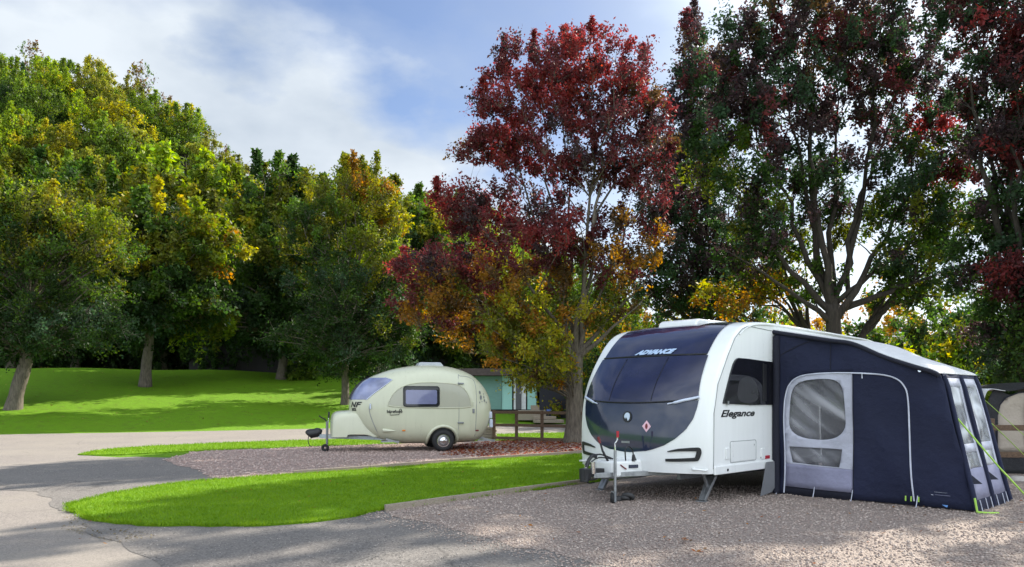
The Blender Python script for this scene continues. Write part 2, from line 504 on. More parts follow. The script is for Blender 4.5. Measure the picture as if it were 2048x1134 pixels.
lawn_c = [(128, 1020), (150, 1009), (230, 990), (330, 973), (430, 962), (585, 953), (800, 937), (940, 925), (1160, 911), (1330, 900), (1500, 896), (1440, 930), (1160, 970), (960, 997), (772, 1023), (690, 1039), (600, 1050),
          (450, 1057), (300, 1055), (200, 1047), (150, 1034)]
l_c, LAWN_C = sheet('lawn', lawn_c, 0.002, M['grass'], 1, 0.02, thick=0.035, seed=6)
lawn_w = [(150, 909), (220, 899), (300, 893.5), (450, 886.5), (620, 881.5), (985, 869.5), (1160, 866), (1500, 860), (1500, 876), (1200, 881), (985, 881.5), (660, 893), (400, 903), (240, 911), (170, 912)]
l_w, LAWN_W = sheet('verge', lawn_w, 0.002, M['grass'], 1, 0.02, thick=0.03, seed=7)

def inside(poly, P):
    poly = np.asarray(poly); x, y = P[:, 0], P[:, 1]
    r = np.zeros(len(P), bool); n = len(poly); j = n - 1
    for i in range(n):
        xi, yi = poly[i]; xj, yj = poly[j]
        c = ((yi > y) != (yj > y)) & (x < (xj - xi) * (y - yi) / (yj - yi + 1e-12) + xi)
        r ^= c; j = i
    return r
def scatter(poly, n, seed, xlim=(-60, 60), ylim=(0, 60)):
    r = np.random.default_rng(seed); p = np.asarray(poly)
    lo = np.maximum(p.min(0), (xlim[0], ylim[0])); hi = np.minimum(p.max(0), (xlim[1], ylim[1]))
    out = []
    tot = 0
    while tot < n:
        q = r.uniform(lo, hi, (n, 2)); q = q[inside(poly, q)]
        out.append(q); tot += len(q)
    return np.concatenate(out)[:n]

def fast_mesh(name, V, nper, npoly, m, colours=None, parent=None):
    """V: (npoly*nper, 3) vertices, each polygon owning its own"""
    me = bpy.data.meshes.new(name)
    n = npoly * nper
    me.vertices.add(n); me.vertices.foreach_set('co', np.ascontiguousarray(V, dtype=np.float32).ravel())
    me.loops.add(n); me.loops.foreach_set('vertex_index', np.arange(n, dtype=np.int32))
    me.polygons.add(npoly)
    me.polygons.foreach_set('loop_start', np.arange(0, n, nper, dtype=np.int32))
    if colours is not None:
        at_ = me.attributes.new('leaf_colour', 'FLOAT_COLOR', 'FACE')
        c = np.ones((npoly, 4), np.float32); c[:, :3] = np.clip(colours, 0, 1)
        at_.data.foreach_set('color', c.ravel())
    me.update(calc_edges=True)
    me.materials.append(m)
    o = bpy.data.objects.new(name, me); COL.objects.link(o)
    if parent is not None: o.parent = parent
    return o

def blades(name, pts, hgt, wid, z0, seed):
    r = np.random.default_rng(seed); n = len(pts)
    a = r.uniform(0, 2 * np.pi, n); h = hgt * r.uniform(0.45, 1.25, n); w = wid * r.uniform(0.6, 1.3, n)
    lean = r.normal(0, 0.45, (n, 2)) * h[:, None]
    b = np.stack([pts[:, 0], pts[:, 1], np.full(n, z0)], 1)
    d = np.stack([np.cos(a), np.sin(a), np.zeros(n)], 1) * w[:, None]
    t = b + np.stack([lean[:, 0], lean[:, 1], h], 1)
    V = np.stack([b - d, b + d, t], 1).reshape(-1, 3)
    o = fast_mesh(name, V, 3, n, M['blade'])
    tag(o, kind='stuff')
    return o
near = scatter(LAWN_C, 90000, 11, (-9, 9), (8, 22))
edge = np.asarray(LAWN_C)
ei = rng.integers(0, len(edge), 14000); tt = rng.random((14000, 1))
epts = edge[ei] * (1 - tt) + edge[(ei + 1) % len(edge)] * tt + rng.normal(0, 0.03, (14000, 2))
tag(blades('lawn_grass', np.concatenate([near, epts]), 0.045, 0.006, 0.03, 12), 'short mown grass of the tongue shaped lawn between the two pitches', 'grass')
vw = scatter(LAWN_W, 26000, 13, (-14, 6), (18, 36))
tag(blades('verge_grass', vw, 0.06, 0.009, 0.028, 14), 'short sunlit grass of the verge along the back road', 'grass')

def pebbles(name, pts, rad, z0, seed, pal, m):
    r = np.random.default_rng(seed); n = len(pts)
    s = rad * r.uniform(0.5, 1.5, (n, 1)); base = np.array([[1, 0, 0], [0, 1, 0], [-1, 0, 0], [0, -1, 0], [0, 0, .7], [0, 0, -.4]], float)
    a = r.uniform(0, 2 * np.pi, n); ca, sa = np.cos(a), np.sin(a)
    q = base[None] * s[:, :, None] * r.uniform(0.6, 1.2, (n, 6, 3))
    x = q[..., 0] * ca[:, None] - q[..., 1] * sa[:, None]; y = q[..., 0] * sa[:, None] + q[..., 1] * ca[:, None]
    q = np.stack([x + pts[:, :1], y + pts[:, 1:2], q[..., 2] + z0 + s * 0.25], -1)
    F = [(0, 1, 4), (1, 2, 4), (2, 3, 4), (3, 0, 4), (1, 0, 5), (2, 1, 5), (3, 2, 5), (0, 3, 5)]
    V = q[:, np.array(F)].reshape(-1, 3)
    pal = np.array(pal); c = pal[r.integers(0, len(pal), n)] * r.uniform(0.74, 1.08, (n, 1))
    o = fast_mesh(name, V, 3, n * 8, m, np.repeat(c, 8, 0))
    return tag(o, kind='stuff')
def attr_mat(name, rough=0.85):
    n = NM(name); a = n.N.new('ShaderNodeAttribute'); a.attribute_name = 'leaf_colour'
    n.base(a.outputs['Color']); n.set(Roughness=rough); return n.m
M['stone'] = attr_mat('loose_stone')
pb = scatter(PITCH_B, 26000, 21, (-3, 8.5), (6.3, 13))
tag(pebbles('loose_gravel', pb, 0.0135, 0.012, 22, GP, M['stone']), 'loose pinkish grey stones of the gravel pitch under the big caravan', 'gravel')
eb = np.asarray(PITCH_B); eb = eb[(eb[:, 1] > 5) & (eb[:, 1] < 12) & (eb[:, 0] < 3)]
ep_ = eb[rng.integers(0, len(eb), 2600)] + rng.normal(0, 0.16, (2600, 2)) - np.array([0.06, 0.10])
tag(pebbles('stray_gravel', ep_, 0.011, 0.010, 26, GP, M['stone']), 'stray stones strewn from the grey gravel pitch onto the asphalt apron', 'gravel')
gr = np.concatenate([scatter([gp(x, y) for x, y in ((200, 1060), (700, 1045), (1000, 1085), (1250, 1134), (700, 1200), (330, 1140))], 1500, 41, (-8, 4), (6, 12)), scatter([gp(x, y) for x, y in ((20, 950), (240, 920), (420, 930), (400, 960), (200, 1000), (140, 1015))], 700, 42, (-16, 0), (9, 22))])
tag(pebbles('road_grit', gr, 0.007, 0.010, 43, [(0.30, 0.27, 0.25), (0.40, 0.36, 0.33), (0.16, 0.15, 0.14)], M['stone']), 'fine grit scattered over the worn asphalt apron', 'grit')
pa = scatter(PITCH_A, 14000, 23, (-9, 4), (13, 25))
tag(pebbles('pink_gravel', pa, 0.022, 0.012, 24, GP2, M['stone']), 'loose pink stones of the pitch under the small caravan', 'gravel')

def litter(name, pts, size, z0, seed, pal, label):
    r = np.random.default_rng(seed); n = len(pts)
    a = r.uniform(0, 2 * np.pi, n); s = size * r.uniform(0.6, 1.4, n)
    d = np.stack([np.cos(a), np.sin(a), r.normal(0, .25, n)], 1) * s[:, None]
    e = np.stack([-np.sin(a), np.cos(a), r.normal(0, .35, n)], 1) * s[:, None] * 0.5
    c = np.stack([pts[:, 0], pts[:, 1], z0 + s * 0.45], 1)
    V = np.stack([c - d, c - e, c + d, c + e], 1).reshape(-1, 3)
    pal = np.array(pal); col = pal[r.integers(0, len(pal), n)] * r.uniform(0.7, 1.3, (n, 1))
    o = fast_mesh(name, V, 4, n, M['leaf'], col)
    tag(o, label, 'leaves'); return tag(o, kind='stuff')
RED = [(0.22, 0.055, 0.035), (0.27, 0.075, 0.04), (0.16, 0.04, 0.03), (0.34, 0.13, 0.04)]
zone = [gp(x, y) for x, y in [(905, 893), (985, 883), (1200, 881), (1320, 880), (1320, 902), (1165, 908), (960, 917), (880, 912)]]
lp = scatter(zone, 4600, 31, (-9, 9), (10, 40))
litter('fallen_leaves', lp, 0.045, 0.020, 32, RED, 'red and orange fallen leaves lying on the gravel below the rail fence')
rx = np.concatenate([scatter(PITCH_B, 150, 33, (-3, 9), (6.4, 12)), scatter(LAWN_C, 150, 34, (-8, 6), (8.5, 20)),
                     np.array(gp(1365, 1088)) + rng.normal(0, .05, (16, 2)), np.array(gp(1390, 1112)) + rng.normal(0, .04, (8, 2)),
                     np.array([gp(x, y) for x, y in [(100, 1040), (180, 1050), (70, 1065), (160, 1085), (210, 1095), (150, 1010), (110, 1112), (240, 1070)]])])
litter('scattered_leaves', rx, 0.024, 0.035, 35, [(0.30, 0.10, 0.03), (0.40, 0.18, 0.05), (0.16, 0.09, 0.04)], 'single brown and orange leaves scattered over gravel, lawn and road')
bl_ = np.stack([rng.uniform(-34, -2, 900), rng.uniform(34, 58, 900)], 1); bl_ = bl_[bl_[:, 1] > 40 + 0.5 * (bl_[:, 0] + 9)]
litter('bank_leaves', bl_, 0.05, terrain(bl_[:, 0], bl_[:, 1]) + 0.02, 38, [(0.22, 0.15, 0.05), (0.30, 0.24, 0.08), (0.14, 0.08, 0.04)], 'brown and yellow leaves fallen on the grassy bank under the maples')
bx = scatter([gp(x, y) for x, y in [(130, 1022), (190, 1062), (260, 1060), (320, 1075), (240, 1090), (120, 1060)]], 260, 36, (-20, 20), (5, 20))
litter('leaf_debris', bx, 0.014, 0.010, 37, [(0.14, 0.11, 0.06), (0.20, 0.16, 0.09), (0.25, 0.21, 0.12)], 'brown leaf debris washed up at the tip of the lawn')

# timber edging boards along the pitches
M['timber'] = NM('weathered_timber').m
def wood(name, c1, c2, sc=(1, 1, 1), rough=0.8):
    n = NM(name); v = n.coord(sc); k = n.noise(v, 3, 8, 0.65)
    n.base(n.ramp(k, [(0.3, c1), (0.72, c2)])); n.set(Roughness=rough); n.bump(k, 0.5, 0.01); return n.m
M['timber'] = wood('weathered_timber', (0.20, 0.16, 0.12), (0.40, 0.34, 0.27), (8, 8, 30))
M['fence_wood'] = wood('fence_wood', (0.060, 0.036, 0.022), (0.17, 0.105, 0.065), (10, 10, 10))
M['dark_wood'] = wood('dark_wood', (0.010, 0.009, 0.010), (0.026, 0.022, 0.022), (3, 3, 12))
def edging(px, label):
    t = thing('timber_edging', label, 'edging board', (*gp(*px[0]), 0))
    o0 = Vector(t.location)
    for a, b in zip(px[:-1], px[1:]):
        p, q = Vector((*gp(*a), 0.04)) - o0, Vector((*gp(*b), 0.04)) - o0
        d = (q - p).normalized() * 0.006
        MB().bar(p + d, q - d, 0.045, 0.11).build('board', M['timber'], t, bevel=0.005)
edging([(770, 1024), (905, 1004.5), (1040, 986), (1170, 968.5), (1330, 944)], 'weathered boards edging the near lawn beside the grey gravel pitch')
edging([(585, 951), (740, 940), (900, 926), (1040, 916.5), (1180, 907), (1320, 899)], 'weathered boards edging the pink gravel pitch of the small caravan')
# ------------------------------------------------------------------ vehicle materials
def gel(name, c, rough=0.22, var=0.018, coat=0.5):
    n = NM(name); v = n.coord(); k = n.noise(n.coord((7, 7, 0.8)), 1.2, 7, 0.65); g = n.noise(v, 40, 3)
    lo = tuple(x * (1 - var * 2) for x in c)
    n.base(n.ramp(k, [(0.35, lo), (0.6, c)]))
    n.rough(n.ramp(n.math('ADD', k, n.math('MULTIPLY', g, 0.4)), [(0.4, (rough,) * 3), (0.9, (rough + 0.22,) * 3)]))
    n.b.inputs['Coat Weight'].default_value = coat; n.b.inputs['Coat Roughness'].default_value = 0.1
    return n.m
M['white'] = gel('white_gelcoat', (0.84, 0.85, 0.84))
M['cream'] = gel('cream_gelcoat', (0.58, 0.585, 0.44), 0.2)
M['cream_dark'] = gel('taupe_gelcoat', (0.40, 0.395, 0.31), 0.3)
M['dark_glass'] = plain('dark_glass', (0.022, 0.024, 0.060), 0.06, var=0.25, scale=2.0, coat=0.6)
M['dark_gloss'] = plain('dark_gloss_panel', (0.018, 0.026, 0.058), 0.10, var=0.1, coat=0.6)
M['black_glass'] = plain('black_glass', (0.008, 0.008, 0.011), 0.05, var=0.3, scale=3)
M['black'] = plain('black_plastic', (0.012, 0.012, 0.014), 0.45)
M['rubber'] = plain('rubber', (0.015, 0.015, 0.016), 0.75, bump=0.3)
M['galv'] = plain('galvanised_steel', (0.34, 0.35, 0.36), 0.45, 0.8, var=0.25, scale=14)
M['grey_metal'] = plain('grey_metal', (0.22, 0.23, 0.24), 0.5, 0.4, var=0.2)
M['chrome'] = plain('chrome', (0.75, 0.76, 0.78), 0.1, 1.0)
M['red'] = plain('red_plastic', (0.45, 0.02, 0.04), 0.4)
M['red_dark'] = plain('dark_red_plastic', (0.16, 0.015, 0.02), 0.4)
M['amber'] = plain('amber_lens', (0.65, 0.20, 0.02), 0.2)
M['pink'] = plain('pink_sticker', (0.80, 0.50, 0.58), 0.4)
M['silver'] = plain('silver_badge', (0.55, 0.62, 0.70), 0.25, 0.6)
M['lens'] = plain('clear_lens', (0.55, 0.60, 0.72), 0.12, coat=0.5)
M['seam'] = plain('seam', (0.28, 0.29, 0.29), 0.6)
M['text_blue'] = plain('pale_blue_print', (0.45, 0.58, 0.78), 0.4)
M['underside'] = plain('underside', (0.02, 0.02, 0.02), 0.9)
M['blind'] = plain('window_blind', (0.16, 0.17, 0.30), 0.12, var=0.08, coat=0.5)

# ------------------------------------------------------------------ big white touring caravan
A46 = math.radians(46)
W = 1.20
car = thing('touring_caravan', 'large white touring caravan with a dark panoramic front window, parked on grey gravel', 'caravan',
            (2.82 - W * math.cos(A46), 10.8 + W * math.sin(A46), 0), -A46)
FC = frame_of(car); FCI = FC.inverted()
def loc_ray(FI, px, py):
    o = FI @ EYE_V
    d = FI.to_3x3() @ ray(px, py)
    return o, d
def on_plane(FI, axis, val, px, py):
    o, d = loc_ray(FI, px, py); k = (val - o[axis]) / d[axis]
    return o + d * k

PROF = [(-0.03, 0.43), (-0.05, 0.62), (-0.055, 0.9), (-0.04, 1.2), (0.0, 1.45), (0.075, 1.69), (0.20, 1.92), (0.34, 2.12), (0.52, 2.34), (0.72, 2.50), (0.98, 2.60), (1.35, 2.645),
        (2.2, 2.655), (4.0, 2.63), (5.45, 2.60), (5.66, 2.55), (5.76, 2.42), (5.80, 2.1), (5.80, 1.2), (5.76, 0.43)]
prof = [(p.x, p.y) for p in catmull([(a, b, 0) for a, b in PROF], 6)]
prof_a = np.array(prof)
def bow(u, z, t):
    k = 0.35 * (1 - min(1, abs(u) / W) ** 2.7)
    kz = 1.0 if z < 1.45 else max(0.0, 1 - (z - 1.45) / 1.15 * 0.75)
    kz *= max(0.0, 1 - max(0, t - 0.35) / 0.9)
    return k * kz
def camber(u, t):
    return 0.035 * (1 - (u / W) ** 2) * min(1, max(0, (t - 0.3) / 0.6))
us = []
R_E = 0.055
for k in range(5): us.append((-W + R_E - R_E * math.cos(math.radians(90 * k / 4) - 0) if False else -W + R_E * (1 - math.sin(math.radians(90 * k / 4))), R_E * (1 - math.sin(math.radians(90 * k / 4)) )))
# edge rounding: u offset and inset pairs
edge_u = []
for k in range(6):
    a = math.radians(90 * k / 5)
    edge_u.append((W - R_E + R_E * math.cos(a), R_E * (1 - math.sin(a))))     # a=0: at the side, inset R_E ; a=90: inset 0
cols = [(-u, i) for u, i in edge_u] + [(u, 0.0) for u in np.linspace(-W + R_E, W - R_E, 41)[1:-1]] + [(u, i) for u, i in edge_u[::-1]]
tan_ = np.gradient(prof_a, axis=0); nrm = np.stack([-tan_[:, 1], tan_[:, 0]], 1); nrm /= np.linalg.norm(nrm, axis=1, keepdims=True)
# outward normal: front (tangent +z) -> -t
def body_pt(u, ins, i):
    t, z = prof[i]
    t2, z2 = t - nrm[i, 0] * ins * (1), z - nrm[i, 1] * ins
    t3 = t2 - bow(u, z, t)
    return (u, t3, max(0.43, z2 + camber(u, t)))
V = [body_pt(u, ins, i) for u, ins in cols for i in range(len(prof))]
n = len(prof); F = [(a * n + i, (a + 1) * n + i, (a + 1) * n + i + 1, a * n + i + 1) for a in range(len(cols) - 1) for i in range(n - 1)]
F.append(tuple(range(n))); F.append(tuple((len(cols) - 1) * n + i for i in range(n))[::-1])
body = add_mesh('body', V, F, M['white'], car, smooth=40)
bv = BVHTree.FromPolygons([Vector(v) for v in V], F)
def nearest_out(p, off):
    q, nn, _, _ = bv.find_nearest(p)
    return q + nn * off
def t_front(z):
    k = int(np.argmax(prof_a[:, 1])) 
    return float(np.interp(z, prof_a[:k + 1, 1], prof_a[:k + 1, 0]))
def S(u, z, off=0.008):
    """point on the front surface at lateral u and height z"""
    t = t_front(z)
    p = Vector((u, t - bow(u, z, t), z + camber(u, t)))
    e = 0.01
    def P(u, z):
        t = t_front(z); return Vector((u, t - bow(u, z, t), z + camber(u, t)))
    nn = (P(u + e, z) - P(u - e, z)).cross(P(u, z + e) - P(u, z - e)).normalized()
    return p + nn * off
def SI(u, i, off=0.008):
    """the same by profile index, carries on over the roof"""
    i0 = int(i); fr = i - i0; i1 = min(i0 + 1, len(prof) - 1)
    t = prof[i0][0] * (1 - fr) + prof[i1][0] * fr; z = prof[i0][1] * (1 - fr) + prof[i1][1] * fr
    nn = Vector((0, nrm[i0, 0], nrm[i0, 1]))
    return Vector((u, t - bow(u, z, t), z + camber(u, t))) + nn * off
if nrm[2, 0] > 0: nrm_sign = -1
else: nrm_sign = 1
# half width of the dark shield by height
SH_Z = [0.70, 0.715, 0.75, 0.82, 0.92, 1.05, 1.20, 1.35, 1.46]
SH_W = [0.06, 0.27, 0.42, 0.61, 0.77, 0.90, 0.985, 1.02, 1.03]
def shield(z): return float(np.interp(z, SH_Z, SH_W))
Z_SPLIT = 1.46
fp = MB().grid(lambda a, b: S((a * 2 - 1) * shield(0.70 + b * (Z_SPLIT - 0.70)), 0.70 + b * (Z_SPLIT - 0.70), 0.008), 33, 26).build('front_panel', M['dark_gloss'], car, smooth=50)
def win_w(z): return 1.02 - 0.06 * max(0, (z - 1.5) / 0.7)
ZT = 2.10
fw = MB().grid(lambda a, b: S((a * 2 - 1) * win_w(1.475 + b * (ZT - 1.475)), 1.475 + b * (ZT - 1.475) - 0.055 * (1 - (a * 2 - 1) ** 2) * (1 - b), 0.018), 33, 20).build('front_window', M['dark_glass'], car, smooth=50)
# seams between the three panes of the front window
for uu in (-0.38, 0.38):
    mb = MB(); pts = [S(uu, z, 0.024) for z in np.linspace(1.45, ZT - 0.02, 12)]
    mb.tube(pts, 0.004, 5); mb.build('glazing_bar', M['black_glass'], fw)
i0 = float(np.argmin(np.abs(prof_a[:60, 1] - 2.13))); i1 = float(np.argmin(np.abs(prof_a[:80, 0] - 1.30)))
rw = MB().grid(lambda a, b: SI((a * 2 - 1) * (0.95 - 0.04 * b), i0 + b * (i1 - i0), 0.012 * nrm_sign), 33, 22).build('roof_window', M['dark_glass'], car, smooth=50)
MB().tube([S(a_ * 1.02, 1.475 - 0.055 * (1 - a_ * a_), 0.020) for a_ in np.linspace(-1, 1, 34)], 0.011, 6).build('window_seal', M['black'], car, smooth=60)
# lip between front window and roof window
MB().tube([S(u, 2.115, 0.016) for u in np.linspace(-0.94, 0.94, 30)], 0.014, 6).build('window_lip', M['black'], car, smooth=60)
def decal_text(name, body_, size, uc, zc, shear, fat, m, parent, off, squash=1.0):
    v, f = text_mesh(body_, size, shear, fat, 0.001)
    return add_mesh(name, [S(uc + p[0] * squash, zc + p[1], off + p[2]) for p in v], f, m, parent)
decal_text('lettering', 'ADVANCE', 0.088, 0.06, 2.165, 0.5, 0.006, M['text_blue'], rw, 0.026, 1.55)
# badge, sticker, catch plate
def spatch(uc, zc, outline, off, name, m, parent, th=0.004):
    mb = MB(); n_ = len(outline)
    v = [S(uc + a, zc + b, off) for a, b in outline] + [S(uc + a, zc + b, off + th) for a, b in outline]
    f = [tuple(range(n_, 2 * n_))] + [(i, (i + 1) % n_, n_ + (i + 1) % n_, n_ + i) for i in range(n_)]
    return add_mesh(name, v, f, m, parent)
circ = lambda r, rx=1.0, n_=24: [(r * rx * math.cos(2 * math.pi * k / n_), r * math.sin(2 * math.pi * k / n_)) for k in range(n_)]
U0 = 0.0
bd = spatch(U0, 1.215, circ(0.082), 0.010, 'badge', M['black'], fp, 0.008)
leafshape = [(-0.055, 0.0), (-0.045, 0.035), (-0.02, 0.058), (0.012, 0.062), (0.042, 0.045), (0.052, 0.01), (0.045, -0.03), (0.02, -0.062), (0.004, -0.03), (-0.02, -0.005), (-0.03, -0.03), (-0.04, -0.02)]
spatch(U0, 1.215, leafshape, 0.019, 'emblem', M['silver'], bd, 0.003)
st = spatch(0.34, 1.085, [(0, 0.085), (0.072, 0), (0, -0.085), (-0.072, 0)], 0.011, 'warning_sticker', M['pink'], fp, 0.002)
spatch(0.34, 1.085, circ(0.04, 0.5), 0.014, 'flame_mark', M['red_dark'], st, 0.002)
spatch(-0.02, 0.845, [(-0.075, -0.015), (0.075, -0.015), (0.075, 0.015), (-0.075, 0.015)], 0.011, 'catch_plate', M['galv'], fp, 0.004)
# light strips at the ends of the window line
for sg in (-1, 1):
    pts = [S(sg * u, z, 0.022) for u, z in ((0.64, 1.405), (0.74, 1.425), (0.84, 1.452), (0.94, 1.475), (1.03, 1.50))]
    MB().tube(catmull(pts, 4), [0.012] * 4 + [0.022] * 13, 8).build('light_strip', M['lens'], car, smooth=60)
# hook shaped black vents in the lower corners
def ribbon(path, off, wid, th=0.012):
    P = catmull([(a, b, 0) for a, b in path], 6); mb = MB(); n_ = len(P)
    wf = lambda k: float(np.interp(k / (n_ - 1), np.linspace(0, 1, len(wid)), wid))
    v = []
    for k, p in enumerate(P):
        d = (P[min(k + 1, n_ - 1)] - P[max(k - 1, 0)]).normalized(); q = Vector((-d.y, d.x, 0)); w = wf(k)
        a, b = p + q * w, p - q * w
        v += [S(a.x, a.y, off), S(b.x, b.y, off), S(a.x, a.y, off + th), S(b.x, b.y, off + th)]
    f = []
    for k in range(n_ - 1):
        i, j = 4 * k, 4 * k + 4
        f += [(i + 2, j + 2, j + 3, i + 3), (i, j, j + 2, i + 2), (i + 1, i + 3, j + 3, j + 1)]
    f += [(0, 2, 3, 1), (4 * n_ - 4, 4 * n_ - 3, 4 * n_ - 1, 4 * n_ - 2)]
    return mb.add(v, f)
for sg in (-1, 1):
    ribbon([(sg * u, z) for u, z in ((0.66, 0.735), (0.80, 0.760), (0.95, 0.772), (1.04, 0.775), (1.055, 0.765), (1.055, 0.72), (1.035, 0.65), (1.02, 0.636), (0.95, 0.63), (0.80, 0.62), (0.63, 0.612))],
           0.006, [0.006, 0.018, 0.024, 0.028, 0.028, 0.030, 0.028, 0.026, 0.024, 0.022, 0.018]).build('corner_vent', M['black'], car, smooth=40)
# ---- near side, plane u = W
def side(px, py): 
    p = on_plane(FCI, 0, W, px, py); return (p.y, p.z)
to_side = lambda a, b, h: (W + h, a, b)
seam = [(1427, 938), (1428, 827), (1436, 768), (1455, 713), (1470, 676), (1484, 658), (1496, 652), (1544, 662)]
MB().tube([(W + 0.001, *side(*p)) for p in seam], 0.006, 6).build('seam_strip', M['seam'], car)
win_px = [(1444, 811), (1447, 796), (1463, 732), (1470, 718), (1477, 715), (1548, 725), (1640, 733), (1645, 740), (1645, 800), (1640, 808)]
win = MB().prism(chaikin([side(*p) for p in win_px], 1), to_side, -0.01, 0.022).build('side_window', M['black_glass'], car, bevel=0.006)
sx0, sx1 = side(1523, 760)[0], side(1530, 760)[0]
MB().prism([(sx0, 1.44), (sx1, 1.44), (sx1, 2.0), (sx0, 2.02)], to_side, 0.0, 0.030).build('window_pillar', M['black'], win, bevel=0.004)
MB().prism(chaikin([side(*p) for p in ((1470, 806), (1512, 806), (1515, 780), (1505, 757), (1488, 752), (1474, 762))], 2), to_side, 0.0, 0.0245).build('seat_back', plain('seat_fabric', (0.035, 0.035, 0.04), 0.25), win)
MB().box((W + 0.03, side(1453, 806)[0], side(1453, 806)[1]), (0.02, 0.03, 0.06)).build('window_catch', M['galv'], win, bevel=0.005)
tc = side(1475, 827)
v, f = text_mesh('Elegance', 0.135, 0.35, 0.004, 0.001)
wtxt = side(1509, 827)[0] - side(1441, 827)[0]
xs_ = [p[0] for p in v]; sc_ = wtxt / (max(xs_) - min(xs_))
add_mesh('lettering', [(W + 0.003 + p[2], tc[0] + p[0] * sc_, tc[1] + p[1]) for p in v], f, M['black'], car)
# locker door with hinge plates
dl = [side(*p) for p in ((1461, 923), (1461, 884), (1511, 882), (1511, 919))]
d0, d1 = dl[0][0], dl[2][0]; zl, zh = (dl[0][1] + dl[3][1]) / 2, (dl[1][1] + dl[2][1]) / 2
ld = MB().prism(rounded(d0, zl, d1, zh, 0.03), to_side, 0.0, 0.007).build('locker_door', M['white'], car, bevel=0.003)
MB().ring((0, 0, 0), (1, 0, 0), 0.01, 0.002).build('keyhole', M['grey_metal'], ld).location = (W + 0.01, d1 - 0.05, zh - 0.06)
outline = [(W + 0.001, a, b) for a, b in rounded(d0 - 0.012, zl - 0.012, d1 + 0.012, zh + 0.012, 0.03)]
MB().tube(outline + outline[:1], 0.005, 5).build('door_gasket', M['seam'], car)
for px_ in (1454.5, 1525):
    a, b = side(px_, 907); MB().box((W + 0.008, a, b), (0.02, 0.11, 0.16)).build('vent_cover', M['white'], car, bevel=0.008)
a, b = side(1534, 914); MB().box((W + 0.006, a, b), (0.014, 0.14, 0.05)).build('side_marker', M['red'], car, bevel=0.004)
a, b = side(1523, 915); MB().box((W + 0.006, a, b), (0.012, 0.07, 0.02)).build('side_reflector', M['grey_metal'], car, bevel=0.003)
# skirt along the side
MB().box((W + 0.012, 2.86, 0.475), (0.03, 5.75, 0.12)).build('side_skirt', M['white'], car, bevel=0.012)
MB().box((W + 0.03, side(1452, 943)[0], 0.47), (0.012, 0.035, 0.035)).build('jack_point', M['black'], car, bevel=0.004)
MB().tube(catmull([S(1.00, 0.50, 0.0), S(0.98, 0.505, 0.05), S(1.06, 0.50, 0.055), S(1.12, 0.49, 0.05), S(1.14, 0.49, 0.0)], 5), 0.014, 8).build('grab_handle', M['white'], car, smooth=60)
MB().tube(catmull([S(-1.00, 0.50, 0.0), S(-0.98, 0.505, 0.05), S(-1.06, 0.50, 0.055), S(-1.12, 0.49, 0.05), S(-1.14, 0.49, 0.0)], 5), 0.014, 8).build('grab_handle', M['white'], car, smooth=60)
# roof vent box, awning rail
MB().prism([(0.92, 2.60), (0.98, 2.74), (1.06, 2.775), (2.0, 2.785), (2.08, 2.76), (2.12, 2.62)], lambda a, b, h: (h, a, b - 0.03), -0.42, 0.30).build('roof_vent', M['white'], car, bevel=0.03, smooth=40)
rail = [(W + 0.006, prof[i][0] + 0.03, prof[i][1] - 0.035) for i in range(52, len(prof) - 26, 3)]
MB().tube(rail, 0.012, 6).build('awning_rail', M['white'], car)
# chassis floor, axle, wheels, steadies
MB().box((0, 2.95, 0.40), (2.2, 5.3, 0.06)).build('chassis_floor', M['underside'], car)
mb = MB()
for s_ in (-1, 1): mb.bar((s_ * 0.55, 0.1, 0.35), (s_ * 0.55, 5.4, 0.35), 0.06, 0.10)
mb.build('chassis_rail', M['galv'], car)
for s_ in (-1, 1):
    w_ = thing('wheel', None, None); w_.parent = car; w_.location = (s_ * 1.02, 3.25, 0.33)
    MB().ring((0, 0, 0), (1, 0, 0), 0.245, 0.085, 36, 10).build('tyre', M['rubber'], w_, smooth=60)
    MB().disc((s_ * 0.02, 0, 0), (1, 0, 0), 0.20, 0.12).build('rim', M['grey_metal'], w_, smooth=40)
def steady(u, t):
    mb = MB()
    mb.bar((u - 0.05, t + 0.30, 0.42), (u - 0.025, t, 0.03), 0.055, 0.045)
    mb.bar((u + 0.05, t + 0.30, 0.42), (u + 0.025, t, 0.03), 0.055, 0.045)
    mb.bar((u, t + 0.26, 0.38), (u, t + 0.02, 0.05), 0.07, 0.012)
    mb.bar((u, t + 0.02, 0.42), (u, t + 0.15, 0.19), 0.035, 0.03)
    mb.box((u, t, 0.02), (0.15, 0.13, 0.016)); mb.box((u, t + 0.17, 0.21), (0.10, 0.03, 0.03))
    mb.build('corner_steady', M['galv'], car, bevel=0.004)
steady(0.95, 0.10); steady(-0.93, 0.12)
steady(0.93, 5.2); steady(-0.93, 5.2)
# ---- A-frame, cover, hitch, jockey wheel
mb = MB()
for s_ in (-1, 1): mb.bar((s_ * 0.62, 0.5, 0.40), (s_ * 0.03, -1.22, 0.41), 0.05, 0.07)
mb.build('a_frame', M['galv'], car, bevel=0.005)
cov = [(-0.25, -0.30), (0.25, -0.30), (0.235, -0.72), (0.19, -1.02), (0.16, -1.10), (-0.16, -1.10), (-0.19, -1.02), (-0.235, -0.72)]
cv = MB().prism(cov, lambda a, b, h: (a, b + 0.16, h), 0.365, 0.60).build('a_frame_cover', M['white'], car, bevel=0.035, smooth=40)
a_ = Vector((0.215, -0.66, 0.515)); b_ = Vector((0.25, -0.48, 0.51))
MB().bar(a_ + Vector((0.012, 0, 0)), b_, 0.02, 0.05).build('breather_slot', M['dark_gloss'], cv, bevel=0.004)
MB().tube([(0.20, -0.82, 0.545), (0.226, -0.72, 0.48)], 0.010, 6).build('tool_clip', M['red_dark'], cv)
